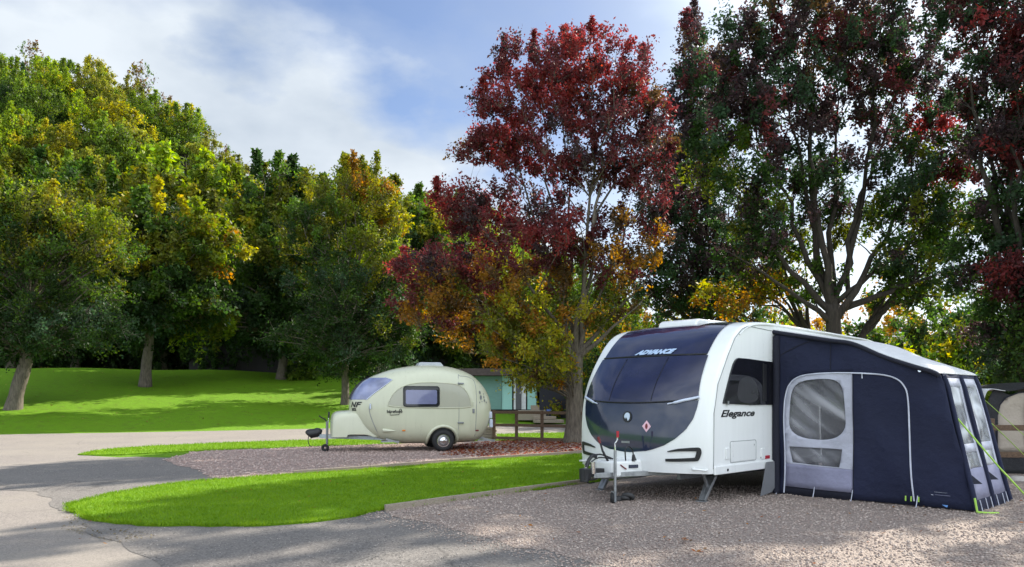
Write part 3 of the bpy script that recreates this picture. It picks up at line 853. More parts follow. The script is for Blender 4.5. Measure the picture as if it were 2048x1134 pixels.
mb = MB(); mb.box((0, -1.16, 0.45), (0.11, 0.34, 0.10)); mb.box((0, -1.35, 0.44), (0.11, 0.14, 0.15)); mb.tube([(0, -1.37, 0.52), (0, -1.37, 0.33)], [0.055, 0.065], 14)
mb.build('hitch_head', M['black'], car, bevel=0.012)
MB().tube(catmull([(0.0, -1.32, 0.53), (0.0, -1.28, 0.62), (0.0, -1.2, 0.68), (0.0, -1.12, 0.67)], 5), [0.026] * 16, 8).build('stabiliser_handle', M['black'], car, smooth=60)
MB().tube([(0.05, -1.24, 0.44), (0.05, -1.24, 0.60)], 0.04, 12).tube([(-0.03, -1.30, 0.42), (-0.03, -1.30, 0.56)], 0.03, 12).build('hitch_cap', M['chrome'], car, smooth=40)
jw = thing('jockey_wheel', None, None); jw.parent = car; jw.location = (0.20, -0.94, -0.02)
MB().tube([(0, 0, 0.20), (0, 0, 0.78)], 0.021, 10).build('stem', M['galv'], jw, smooth=40)
MB().tube([(0, 0, 0.05), (0, 0, 0.40)], 0.019, 10).build('inner_tube', M['grey_metal'], jw, smooth=40)
MB().tube(catmull([(0, 0, 0.78), (0.0, 0.0, 0.87), (0.03, 0.01, 0.92), (0.035, 0.01, 0.97)], 4), 0.011, 6).build('crank', M['chrome'], jw)
MB().tube([(0.036, 0.01, 0.96), (0.037, 0.01, 1.05)], [0.017, 0.021], 8).build('crank_grip', M['red'], jw, smooth=40)
MB().ring((-0.07, 0.04, 0.10), (0.8, 0.5, 0), 0.068, 0.032, 24, 8).build('tyre', M['rubber'], jw, smooth=60)
MB().box((-0.04, 0.02, 0.17), (0.07, 0.05, 0.06)).build('fork', M['galv'], jw, bevel=0.006)
hb = MB().tube([(0.05, -0.90, 0.58), (0.0, -0.97, 0.74), (-0.03, -0.99, 0.86)], [0.018, 0.016, 0.014], 8).build('handbrake', M['black'], car, smooth=50)
MB().tube([(-0.03, -0.99, 0.85), (-0.055, -1.005, 0.94)], [0.019, 0.02], 8).build('grip', M['red_dark'], hb, smooth=40)
mb = MB()
mb.tube(catmull([(0.05, -0.80, 0.62), (-0.04, -0.98, 0.69), (-0.08, -1.14, 0.65), (-0.11, -1.25, 0.50), (-0.08, -1.27, 0.37), (0.0, -1.18, 0.35), (0.03, -1.05, 0.40)], 6), 0.012, 6)
mb.tube(catmull([(0.02, -0.80, 0.62), (-0.08, -0.96, 0.64), (-0.13, -1.10, 0.56), (-0.14, -1.20, 0.42), (-0.10, -1.18, 0.30), (-0.04, -1.10, 0.30)], 6), 0.010, 6)
mb.tube(catmull([(0.20, -0.70, 0.60), (0.20, -0.71, 0.74), (0.21, -0.66, 0.80), (0.23, -0.58, 0.74), (0.23, -0.56, 0.62)], 6), 0.010, 6)
mb.build('hitch_cable', M['black'], car, smooth=60)
MB().tube([(0.23, -0.56, 0.68), (0.235, -0.55, 0.595)], [0.018, 0.038], 10).build('cable_boot', M['black'], car, smooth=60)
MB().tube(catmull([(0.2, 0.35, 0.36), (0.1, -0.4, 0.33), (0.03, -1.0, 0.36), (0.02, -1.2, 0.42)], 5), 0.012, 6).build('brake_rod', M['galv'], car)
# dust cap and wheel lock lying on the gravel
wl = thing('wheel_clamp', 'dark grey coiled chain and clamp lying on gravel below the white caravan hitch', 'clamp', (*gp(1256, 1003), 0.012), 0.3)
MB().ring((0, 0, 0.055), (0.3, 0.5, 0.8), 0.065, 0.034, 24, 8).ring((-0.05, 0.02, 0.035), (0.1, 0.2, 0.9), 0.06, 0.028, 24, 8).build('clamp_ring', plain('clamp_grey', (0.05, 0.05, 0.052), 0.7), wl, smooth=60)
MB().box((-0.13, 0.03, 0.035), (0.18, 0.10, 0.06), Matrix.Rotation(0.3, 3, 'Z')).build('clamp_arm', plain('clamp_arm', (0.06, 0.06, 0.062), 0.7), wl, bevel=0.012)
# ------------------------------------------------------------------ porch awning on the side of the big caravan
aw_o = on_plane(FCI, 0, W, 1548, 900); aw_t = aw_o.y
def fabric(name, c, var=0.15, weave=260, rough=0.8, sheen=0.0):
    n = NM(name); v = n.coord(); k = n.noise(v, 1.3, 6, 0.6); w = n.noise(v, weave, 2)
    n.base(n.ramp(k, [(0.3, tuple(x * (1 - var) for x in c)), (0.7, tuple(min(1, x * (1 + var)) for x in c))])); n.set(Roughness=rough)
    n.bump(n.math('ADD', n.math('MULTIPLY', k, 3.0), n.math('MULTIPLY', w, 0.15)), 0.6, 0.06)
    return n.m
M['navy'] = fabric('navy_canvas', (0.0085, 0.0125, 0.042))
M['navy2'] = fabric('navy_trim', (0.010, 0.011, 0.024))
M['pale_cloth'] = fabric('pale_grey_canvas', (0.50, 0.51, 0.60))
M['lilac_cloth'] = fabric('blue_grey_canvas', (0.27, 0.27, 0.38))
M['roof_cloth'] = fabric('grey_roof_canvas', (0.62, 0.62, 0.64), 0.06)
M['zip'] = plain('zip_tape', (0.58, 0.60, 0.70), 0.5)
M['lime'] = plain('lime_webbing', (0.36, 0.60, 0.09), 0.7)
M['inner'] = fabric('inner_lining', (0.20, 0.20, 0.22))
def vinyl(name, c, see=0.55, streak=0.5, seed=0.0):
    n = NM(name); v = n.coord((1.0, 1.0, 1.0))
    m0 = n.N.new('ShaderNodeMapping'); m0.inputs['Rotation'].default_value = (0.0, math.radians(-36), 0.0); n.L.new(v, m0.inputs[0]); v = m0.outputs[0]
    mp = n.N.new('ShaderNodeMapping'); mp.inputs['Scale'].default_value = (0.5, 1.0, 4.0)
    mp.inputs['Location'].default_value = (seed, seed, seed)
    n.L.new(v, mp.inputs[0])
    k = n.noise(mp.outputs[0], 1.3, 1.2, 0.4)
    n.base(n.ramp(k, [(0.45, tuple(x * 0.45 for x in c)), (0.66, c)])); n.set(Roughness=0.08)  # pale diagonal streaks stand for light on the creases, put into the colour
    n.bump(k, 0.8, 0.06)
    tr = n.N.new('ShaderNodeBsdfTransparent'); tr.inputs[0].default_value = (0.92, 0.92, 0.94, 1)
    mx = n.N.new('ShaderNodeMixShader')
    n.L.new(n.ramp(k, [(0.52, (see, see, see)), (0.68, (see * streak, see * streak, see * streak))]), mx.inputs[0])
    n.L.new(n.b.outputs[0], mx.inputs[1]); n.L.new(tr.outputs[0], mx.inputs[2]); n.L.new(mx.outputs[0], n.out.inputs[0])
    return n.m
M['vinyl'] = vinyl('clear_vinyl', (0.50, 0.50, 0.54), 0.66, 0.42)
M['vinyl2'] = vinyl('clear_vinyl_outer', (0.72, 0.74, 0.78), 0.55, 0.35, 3.1)  # colour made paler in place of light coming through the outer windows

aw = thing('porch_awning', 'dark navy porch awning with a pale roof pitched against the side of the white caravan', 'awning',
           FC @ Vector((W, aw_t, 0)), -A46)
FA = frame_of(aw); FAI = FA.inverted()
LEN = 1.62                                             # along the caravan
def wallp(px, py, y=0.0):
    p = on_plane(FAI, 1, y, px, py); return (p.x, p.z)
# outline of the near wall (x outward from the caravan, z up)
x_foot = wallp(1953, 1028)[0]; x_eave = wallp(1876, 742)[0]
ROOF = [wallp(*p) for p in ((1549, 664), (1659, 678), (1707, 685), (1767, 710), (1822, 728), (1866, 741))]
ROOF[0] = (0.03, ROOF[0][1])
z_e = ROOF[-1][1]
edge_pts = [(x_eave + 0.02, z_e - 0.05), (x_eave + 0.07, z_e - 0.16)]
out_wall = [(0.02, 0.05)] + [(0.02, 1.3)] + ROOF + edge_pts + [(x_foot - 0.02, 0.10), (x_foot, 0.0)]
# door panel outline inside the wall
zipo = [wallp(*p) for p in ((1568, 985), (1569, 900), (1570, 820), (1572, 790), (1580, 768), (1600, 753), (1640, 747), (1700, 746), (1760, 749), (1792, 757), (1808, 772), (1815, 795), (1819, 860), (1824, 940), (1829, 1002))]
zipc = [(p.x, p.y) for p in catmull([(a, b, 0) for a, b in zipo], 5)]
def fbulge(x, z):   # gentle billow of the fabric
    return 0.026 * math.sin(x * 5.1 + z * 1.7) * math.sin(z * 3.3 + 0.4) - 0.018 * math.sin(x * 2.2 - z * 4.0) + 0.008 * math.sin(x * 11 + z * 6.5) * math.sin(z * 2.1)
def cloth(name, poly, y, m, parent, th=0.006, step=0.10, wob=1.0):
    """flat piece of cloth cut to an outline, subdivided and billowed"""
    bm = bmesh.new()
    vs_ = [bm.verts.new((a, 0, b)) for a, b in poly]
    fc = bm.faces.new(vs_)
    xs = [p[0] for p in poly]; zs = [p[1] for p in poly]
    for ax, lo, hi in ((0, min(xs), max(xs)), (2, min(zs), max(zs))):
        k = lo + step
        while k < hi:
            co = Vector((k, 0, 0)) if ax == 0 else Vector((0, 0, k)); no = Vector((1, 0, 0)) if ax == 0 else Vector((0, 0, 1))
            bmesh.ops.bisect_plane(bm, geom=bm.verts[:] + bm.edges[:] + bm.faces[:], plane_co=co, plane_no=no); k += step
    for v_ in bm.verts: v_.co.y = y + wob * fbulge(v_.co.x, v_.co.z)
    me = bpy.data.meshes.new(name); bm.to_mesh(me); bm.free()
    return link_mesh(name, me, m, parent, smooth=60, solid=th)
# the wall is cut round the window panel so that one can look in
xs_ = wallp(1707, 900)[0]                               # seam between window half and solid half
wl_ = [p for p in zipc if p[0] <= xs_ ]
top_l = [p for p in zipc if p[0] <= xs_ and p[1] > 0.3]
zt = max(p[1] for p in zipc)
left_x = zipc[0][0]
surround = [(0.02, 0.03), (0.02, 1.3)] + ROOF + edge_pts + [(x_foot - 0.005, 0.03)] + [(xs_, 0.03)] + [(xs_, [p for p in zipc if p[0] <= xs_][-1][1])] + [p for p in zipc if p[0] < xs_ - 0.01][::-1]
surround = surround[:-1] + [(zipc[0][0], 0.03)]
wall = cloth('near_wall', surround, 0.0, M['navy'], aw)
# pale window half: frame with an arched opening and a low opening
wl_top = [p for p in zipc if p[0] < xs_ - 0.01]
PL = lambda *pts: [wallp(*p) for p in pts]
x_l = zipc[4][0]
z_sill = wallp(1640, 935)[1]
win_o = PL((1579, 876), (1580, 815), (1582, 785), (1592, 768), (1612, 760), (1650, 757), (1672, 760), (1686, 772), (1691, 800), (1692, 883))
win_o = chaikin(win_o, 3)
low_o = PL((1583, 925), (1577, 893), (1684, 899), (1679, 935))
def hole_sheet(name, outer, holes, y, m, parent, wob=1.0, th=0.006):
    cu = bpy.data.curves.new(name, 'CURVE'); cu.dimensions = '2D'; cu.fill_mode = 'BOTH'
    for poly in [outer] + holes:
        sp = cu.splines.new('POLY'); sp.points.add(len(poly) - 1); sp.use_cyclic_u = True
        for q, (a, b) in zip(sp.points, poly): q.co = (a, b, 0, 1)
    o = bpy.data.objects.new(name, cu); COL.objects.link(o)
    me = bpy.data.meshes.new_from_object(o.evaluated_get(bpy.context.evaluated_depsgraph_get()))
    bpy.data.objects.remove(o); bpy.data.curves.remove(cu)
    bm = bmesh.new(); bm.from_mesh(me); bpy.data.meshes.remove(me)
    lo = min(p[0] for p in outer); hi = max(p[0] for p in outer); l2 = min(p[1] for p in outer); h2 = max(p[1] for p in outer)
    for ax, a, b in ((0, lo, hi), (1, l2, h2)):
        k = a + 0.1
        while k < b:
            no = Vector((1, 0, 0)) if ax == 0 else Vector((0, 1, 0))
            bmesh.ops.bisect_plane(bm, geom=bm.verts[:] + bm.edges[:] + bm.faces[:], plane_co=no * k, plane_no=no); k += 0.1
    for v_ in bm.verts: x, z = v_.co.x, v_.co.y; v_.co = Vector((x, y + wob * fbulge(x, z), z))
    me = bpy.data.meshes.new(name); bm.to_mesh(me); bm.free()
    return link_mesh(name, me, m, parent, smooth=60, solid=th)
pale_outer = [(left_x + 0.0, z_sill + 0.03)] + [p for p in wl_top if p[1] > z_sill + 0.06] + [(xs_, zt - 0.005), (xs_, z_sill)]
wp = hole_sheet('window_panel', pale_outer, [win_o, low_o], 0.0, M['pale_cloth'], aw)
cloth('lower_panel', [(left_x, 0.14), (left_x, z_sill + 0.028), (xs_, z_sill - 0.002), (xs_, 0.13)], 0.0, M['lilac_cloth'], aw)
cloth('mud_flap', [(0.05, 0.0), (0.05, 0.14), (left_x, 0.139), (xs_, 0.129), (xs_, 0.0)], 0.012, M['navy2'], aw)
cloth('clear_window', win_o, 0.012, M['vinyl'], wp, 0.002)
cloth('low_window', low_o, 0.012, M['vinyl'], wp, 0.002)
# zip line
MB().tube([(a, -0.012 + fbulge(a, b), b) for a, b in zipc], 0.011, 6).build('door_zip', M['zip'], aw, smooth=60)
MB().tube([(xs_, -0.01 + fbulge(xs_, b), b) for b in np.linspace(0.14, zt, 16)], 0.006, 5).build('panel_seam', M['navy2'], aw)
MB().tube([(a, -0.014 + fbulge(a, b), b) for a, b in ((wallp(1726, 748)), (wallp(1726, 757)))], 0.008, 5).build('zip_puller', M['zip'], aw)
a, b = wallp(1840, 741); MB().disc((a, -0.012, b), (0, 1, 0), 0.022, 0.012, 16).build('eyelet', M['chrome'], aw)
# seam of the gusset near the caravan, tent beam pads
MB().tube([(a, -0.006 + fbulge(a, b), b) for a, b in PL((1552, 720), (1570, 705), (1600, 690), (1630, 678))], 0.008, 5).build('gusset_seam', M['navy2'], aw)
MB().tube([(a, -0.006 + fbulge(a, b), b) for a, b in PL((1659, 680), (1661, 742))], 0.005, 5).build('roof_seam', M['navy2'], aw)
# bead pillar by the caravan
MB().tube([(0.045, -0.02, 0.03), (0.045, -0.03, 0.9), (0.05, -0.03, 1.7), (0.05, -0.02, 2.45)], 0.055, 10).build('pillar_pad', M['navy2'], aw, smooth=60)
# printed marks low on the wall
def mark(px0, py0, px1, py1, name, m):
    a, b = wallp(px0, py0), wallp(px1, py1)
    MB().prism([(a[0], a[1]), (b[0], a[1] - 0.005), (b[0], b[1]), (a[0], b[1] + 0.004)], lambda x, z, h: (x, -0.014 + fbulge(x, z) + h, z), -0.002, 0.0).build(name, m, wall)
mark(1869, 983.5, 1894, 986.5, 'logo_print', M['zip'])
mark(1863, 988.3, 1867, 990.3, 'logo_print', M['zip'])
mark(1870, 989.5, 1900, 992, 'logo_print', M['lilac_cloth'])
a, b = wallp(1891, 1012)
add_mesh('logo_print', [(a - 0.045, -0.016 + fbulge(a, b), b + 0.012), (a + 0.03, -0.016 + fbulge(a, b), b + 0.012), (a + 0.02, -0.016 + fbulge(a, b), b - 0.02)], [(0, 1, 2)], plain('blue_print', (0.15, 0.35, 0.75), 0.5), wall)
# roof: sheet following the wall's top from near to far end, sagging a little
roofc = catmull([(a, b, 0) for a, b in [(0.0, ROOF[0][1] + 0.02)] + ROOF[1:] + edge_pts[:1]], 6)
def roof_pt(a, b):
    k = a * (len(roofc) - 1); i = min(int(k), len(roofc) - 2); q = roofc[i].lerp(roofc[i + 1], k - i)
    yy = -0.035 + b * (LEN + 0.05)
    sag = 0.07 * min(1.0, a * 1.3) * math.sin(math.pi * b) * math.sin(math.pi * min(1, a * 1.05))
    drop = 0.0 if q.x < x_eave else 0.0
    return Vector((q.x, yy, q.y + 0.012 + sag + drop))
MB().grid(roof_pt, 40, 20).build('roof', M['roof_cloth'], aw, smooth=60, solid=0.012)
for yy in (-0.03, LEN + 0.0):
    MB().tube([Vector((q.x, yy, q.y - 0.02)) for q in roofc], 0.032, 8).build('roof_piping', M['navy2'], aw, smooth=60)
# air beams
for yy in (0.10, LEN - 0.10):
    MB().tube([(x_foot - 0.10, yy, 0.05), (x_eave - 0.03, yy, z_e - 0.25), (x_eave - 0.12, yy, z_e - 0.10), (ROOF[3][0], yy, ROOF[3][1] - 0.09), (0.15, yy, ROOF[0][1] - 0.10)], 0.055, 8).build('air_beam', M['navy2'], aw, smooth=60)
# sloping outer wall: from the eave out to the foot
def outer(t_, k):
    """t_ 0..1 along the wall, k 0..1 from foot to eave"""
    yb = 0.0 + t_ * LEN
    yt = 0.10 + t_ * (LEN - 0.22)
    p0 = Vector((x_foot, yb, 0.0)); p1 = Vector((x_eave + 0.06, yt, z_e - 0.14)); p2 = Vector((x_eave, yt, z_e - 0.02))
    if k < 0.93: q = p0.lerp(p1, k / 0.93)
    else: q = p1.lerp(p2, (k - 0.93) / 0.07)
    q.x += 0.012 * math.sin(t_ * 19) * math.sin(k * 7)
    return q
def outer_patch(name, poly, off, m, parent, step=0.08, th=0.006):
    bm = bmesh.new(); bm.faces.new([bm.verts.new((a, b, 0)) for a, b in poly])
    for ax in (0, 1):
        k = step
        while k < 1:
            no = Vector((1, 0, 0)) if ax == 0 else Vector((0, 1, 0))
            bmesh.ops.bisect_plane(bm, geom=bm.verts[:] + bm.edges[:] + bm.faces[:], plane_co=no * k, plane_no=no); k += step
    for v_ in bm.verts:
        q = outer(v_.co.x, v_.co.y); q.x += off; v_.co = q
    me = bpy.data.meshes.new(name); bm.to_mesh(me); bm.free()
    return link_mesh(name, me, m, parent, smooth=60, solid=th)
holes_w = [(0.075, 0.41), (0.60, 0.91)]
def oframe(a0, a1):
    return [(a0, 0.09), (a1, 0.09), (a1, 0.945), (a1 - 0.02, 0.955), (a0 + 0.02, 0.955), (a0, 0.945)]
# navy strips of the outer wall
for nm, pl in (('outer_strip', [(0, 0), (0.055, 0), (0.055, 1), (0, 1)]), ('outer_strip', [(0.45, 0.0), (0.55, 0.0), (0.55, 1), (0.45, 1)]), ('outer_strip', [(0.95, 0), (1, 0), (1, 1), (0.95, 1)]),
               ('outer_flap', [(0.055, 0), (0.45, 0), (0.45, 0.085), (0.055, 0.085)]), ('outer_flap', [(0.55, 0), (0.95, 0), (0.95, 0.085), (0.55, 0.085)]),
               ('outer_head', [(0.055, 0.955), (0.45, 0.955), (0.45, 1), (0.055, 1)]), ('outer_head', [(0.55, 0.955), (0.95, 0.955), (0.95, 1), (0.55, 1)])):
    outer_patch(nm, pl, 0.0, M['navy'], aw)
for a0, a1 in ((0.055, 0.45), (0.55, 0.95)):
    ws = a1 - a0
    fr = None
    for pl in ([(a0, 0.30), (a0 + 0.04, 0.30), (a0 + 0.04, 0.955), (a0, 0.955)], [(a1 - 0.05, 0.30), (a1, 0.30), (a1, 0.955), (a1 - 0.05, 0.955)],
               [(a0 + 0.04, 0.89), (a1 - 0.05, 0.89), (a1 - 0.05, 0.955), (a0 + 0.04, 0.955)], [(a0 + 0.04, 0.415), (a1 - 0.05, 0.415), (a1 - 0.05, 0.475), (a0 + 0.04, 0.475)]):
        outer_patch('window_border', pl, 0.0, M['pale_cloth'], aw)
    outer_patch('lower_panel', [(a0, 0.085), (a1, 0.085), (a1, 0.30), (a0, 0.30)], 0.0, M['lilac_cloth'], aw)
    outer_patch('clear_window', [(a0 + 0.04, 0.475), (a1 - 0.05, 0.475), (a1 - 0.05, 0.89), (a0 + 0.04, 0.89)], 0.0, M['vinyl2'], aw, th=0.002)
    outer_patch('low_window', [(a0 + 0.04, 0.30), (a1 - 0.05, 0.30), (a1 - 0.05, 0.415), (a0 + 0.04, 0.415)], 0.0, M['vinyl2'], aw, th=0.002)
for tt_ in (0.02, 0.52):      # corner tabs and pads
    q = outer(tt_, 0.20); r_ = outer(tt_, 0.27)
    MB().add([q + Vector((0.02, 0, 0)), q + Vector((0.10, 0.13, 0.0)), r_ + Vector((0.02, 0, 0))], [(0, 1, 2)]).build('corner_tab', M['navy2'], aw, solid=0.008)
for tt_ in (0.005, 0.5, 0.985):
    MB().tube([outer(tt_, k) + Vector((0.01, 0, 0)) for k in np.linspace(0.02, 0.97, 12)], 0.035, 8).build('beam_sleeve', M['navy'], aw, smooth=60)
# far wall and inner faces
far_wall = [(0.02, 0.02), (0.02, 2.3)] + ROOF[1:] + edge_pts + [(x_foot, 0.02)]
hole_sheet('far_wall', far_wall, [rounded(0.5, 0.85, 2.0, 1.75, 0.15)], LEN, M['inner'], aw)
cloth('far_window', rounded(0.5, 0.85, 2.0, 1.75, 0.15), LEN - 0.01, M['vinyl'], aw, 0.002)
# peg loops and guy ropes
for px_, py_ in ((1557, 984), (1630, 992), (1706, 1000), (1836, 1012)):
    a, b = wallp(px_, py_ + 8); 
    MB().tube([(a + 0.005, -0.03, 0.17), (a, -0.045, 0.08), (a - 0.004, -0.07, 0.01)], 0.006, 5).build('peg_loop', M['zip'], aw)
for px_ in (1813, 1824, 1839):
    a, b = wallp(px_, 1005); MB().box((a, -0.035, 0.12), (0.018, 0.01, 0.07)).build('lime_tab', M['lime'], aw, bevel=0.003)
for tt_ in (0.12, 0.30, 0.42, 0.62, 0.78, 0.92):
    q = outer(tt_, 0.085); MB().tube([q + Vector((0.015, 0, 0)), Vector((q.x + 0.05, q.y, 0.01))], 0.006, 5).build('peg_loop', M['zip'], aw)
MB().tube([(x_foot - 0.015, -0.02, 0.20), (x_foot + 0.0, -0.03, 0.12), (x_foot + 0.02, -0.04, 0.02)], 0.014, 6).build('lime_tab', M['lime'], aw)
MB().tube([(x_foot + 0.02, -0.03, 0.02), (x_foot + 0.13, 0.02, 0.018), (x_foot + 0.22, 0.12, 0.016)], 0.016, 6).build('lime_tab', M['lime'], aw)
def guy(a, b, r):
    a, b = Vector(a), Vector(b)
    MB().tube([a, (a + b) / 2 - Vector((0, 0, 0.03)), b], r, 6).build('guy_rope', M['lime'], aw, smooth=60)
    d = (b - a).normalized()
    MB().tube([b + Vector((0, 0, 0.06)), b - Vector((0, 0, 0.04))], 0.007, 6).build('peg', M['galv'], aw)
g0 = outer(0.04, 0.66)
p2 = FAI @ Vector((*gp(2085, 1030), 0.02))
guy(g0 + Vector((0.03, 0, 0)), p2, 0.011)
g1 = outer(0.98, 0.62); p3 = FAI @ Vector((*gp(2110, 965), 0.02)); guy(g1 + Vector((0.03, 0, 0)), p3, 0.006)
g2 = outer(0.98, 0.80); p4 = FAI @ Vector((*gp(2130, 940), 0.02)); guy(g2 + Vector((0.03, 0, 0)), p4, 0.005)
# grey draught skirt between caravan and awning
sk = [on_plane(FCI, 0, W + 0.02, *p) for p in ((1518, 992), (1527, 940), (1530, 924), (1550, 922), (1550, 968), (1540, 984))]
ds = thing('draught_skirt', 'grey draught skirt hanging under the white caravan beside the awning pillar', 'skirt', FC @ Vector((W + 0.02, sk[0].y, 0)), -A46)
MB().prism([(q.y - sk[0].y, max(0.012, q.z)) for q in sk], lambda a, b, h: (h, a, b), 0.02, 0.03).build('skirt_cloth', fabric('skirt_grey', (0.20, 0.205, 0.22)), ds)

# ------------------------------------------------------------------ small cream egg-shaped caravan
B15 = math.radians(15)
egg = thing('egg_caravan', 'small cream rounded egg shaped caravan parked on the pink gravel pitch', 'caravan', (-2.15, 22.3, 0), B15)
FE = frame_of(egg); FEI = FE.inverted()
EP = [(-2.50, 1.20), (-2.44, 1.57), (-2.163, 1.93), (-1.69, 2.17), (-1.14, 2.335), (-0.44, 2.42), (0.274, 2.38), (0.84, 2.20), (1.20, 1.92), (1.43, 1.57), (1.52, 1.14), (1.43, 0.68), (1.14, 0.31),
      (0.75, 0.22), (-0.2, 0.20), (-1.15, 0.22), (-1.75, 0.33), (-2.15, 0.56), (-2.40, 0.88)]
ep = [(p.x, p.y) for p in catmull([(a, b, 0) for a, b in EP], 6, True)]
EC = Vector((-0.45, 1.22))
WB = 0.98
def egg_w(l):
    return WB * (1 - 0.10 * sstep(-1.2, -2.5, l) - 0.06 * sstep(0.8, 1.5, l))
phis = np.radians(np.concatenate([np.linspace(-90, -60, 9)[:-1], np.linspace(-60, 60, 29), np.linspace(60, 90, 9)[1:]]))
ee = 0.42
V = []; ne = len(ep)
for ph in phis:
    c, s_ = abs(math.cos(ph)), math.sin(ph)
    k = max(0.0, c) ** ee if c > 1e-6 else 0.0
    uu = math.copysign(abs(s_) ** 0.60, s_)
    for l, z in ep:
        # the nose is rounded much more in plan than the sides
        kk = k
        fl = float(sstep(-0.3, -2.5, l))
        kk = k * (1 - fl) + (max(c, 0.0) ** 0.62) * fl
        p = EC + (Vector((l, z)) - EC) * kk
        V.append((p.x, uu * float(egg_w(p.x)), p.y))
np_ = len(phis)
F = [(a * ne + i, (a + 1) * ne + i, (a + 1) * ne + (i + 1) % ne, a * ne + (i + 1) % ne) for a in range(np_ - 1) for i in range(ne)]
ebody = add_mesh('body', V, F, M['cream'], egg, smooth=60)
ebv = BVHTree.FromPolygons([Vector(v) for v in V], F)
def eside(l, z, off=0.0):
    h = ebv.ray_cast(Vector((l, -4, z)), Vector((0, 1, 0)))
    if h[0] is None: return Vector((l, -0.5, z))
    nn = h[1] if h[1].y < 0 else -h[1]
    return h[0] + nn * off
def efront(y, z, off=0.0):
    h = ebv.ray_cast(Vector((-6, y, z)), Vector((1, 0, 0)))
    if h[0] is None: return Vector((-1.5, y, z))
    nn = h[1] if h[1].x < 0 else -h[1]
    return h[0] + nn * off
def epx(px, py, y=-0.93):
    p = on_plane(FEI, 1, y, px, py); return (p.x, p.z)
def conform(name, outline, fn, off, m, parent, rows=22, colsn=26, solid=None):
    """scan an outline row by row and lay it on the body"""
    P = outline; z0, z1 = min(p[1] for p in P), max(p[1] for p in P)
    def lim(z):
        xs = []
        for i in range(len(P)):
            a, b = P[i], P[(i + 1) % len(P)]
            if (a[1] - z) * (b[1] - z) <= 0 and a[1] != b[1]:
                xs.append(a[0] + (b[0] - a[0]) * (z - a[1]) / (b[1] - a[1]))
        return (min(xs), max(xs)) if xs else (P[0][0], P[0][0])
    def f_(a, b):
        z = z0 + (z1 - z0) * (0.004 + 0.992 * b); x0, x1 = lim(z); return fn(x0 + (x1 - x0) * a, z, off)
    return MB().grid(f_, colsn, rows).build(name, m, parent, smooth=60, solid=solid)
z3 = lambda x, y: (580 + x * 0.293, 700 + y * 0.293)
# taupe oval panel
oval = [epx(*z3(*p)) for p in ((668, 392), (672, 360), (690, 318), (720, 280), (770, 248), (830, 230), (900, 222), (1000, 222), (1090, 228), (1150, 238), (1195, 268), (1225, 320), (1236, 370), (1233, 398))]
oval = chaikin(oval, 2)
conform('oval_panel', oval, eside, 0.008, M['cream_dark'], egg, 26, 40)
lipp = [eside(a, b, 0.008) for a, b in oval]
MB().tube(lipp + lipp[:1], 0.014, 6).build('panel_lip', M['cream'], egg, smooth=60)
wq = [epx(*z3(*p)) for p in ((775, 385), (775, 250), (1016, 254), (1016, 386))]
wx0, wx1, wz0, wz1 = wq[0][0], wq[2][0], wq[0][1], wq[1][1]
ew = conform('side_window', rounded(wx0, wz0, wx1, wz1, 0.07), eside, 0.022, M['black_glass'], egg, 20, 20)
conform('blind', rounded(wx0 + 0.055, wz0 + 0.06, wx1 - 0.06, wz1 - 0.09, 0.04), eside, 0.026, M['blind'], ew, 16, 16)
MB().tube([eside(a, b, 0.02) for a, b in rounded(wx0, wz0, wx1, wz1, 0.07) + rounded(wx0, wz0, wx1, wz1, 0.07)[:1]], 0.016, 6).build('window_frame', M['black'], ew, smooth=60)
# door
dq = [epx(*z3(*p)) for p in ((1147, 612), (1152, 420), (1152, 186), (1165, 178), (1215, 182), (1255, 200), (1270, 230), (1275, 330), (1272, 440), (1268, 620))]
door_line = [eside(a, b, 0.003) for a, b in [(p.x, p.y) for p in catmull([(a, b, 0) for a, b in dq], 4)]]
dr = MB().tube(door_line, 0.0075, 5).build('door', M['seam'], egg)
for zz in ((1160, 230), (1158, 496)):
    a, b = epx(*z3(*zz)); q = eside(a + 0.02, b, 0.02); MB().box(q, (0.17, 0.05, 0.045)).build('hinge', M['grey_metal'], dr, bevel=0.008)
a, b = epx(*z3(1252, 416)); MB().box(eside(a, b, 0.012), (0.06, 0.03, 0.12)).build('handle', M['grey_metal'], dr, bevel=0.008)
a, b = epx(*z3(1250, 368)); MB().box(eside(a, b, 0.012), (0.035, 0.03, 0.12)).build('grab_rail', M['cream'], dr, bevel=0.008)
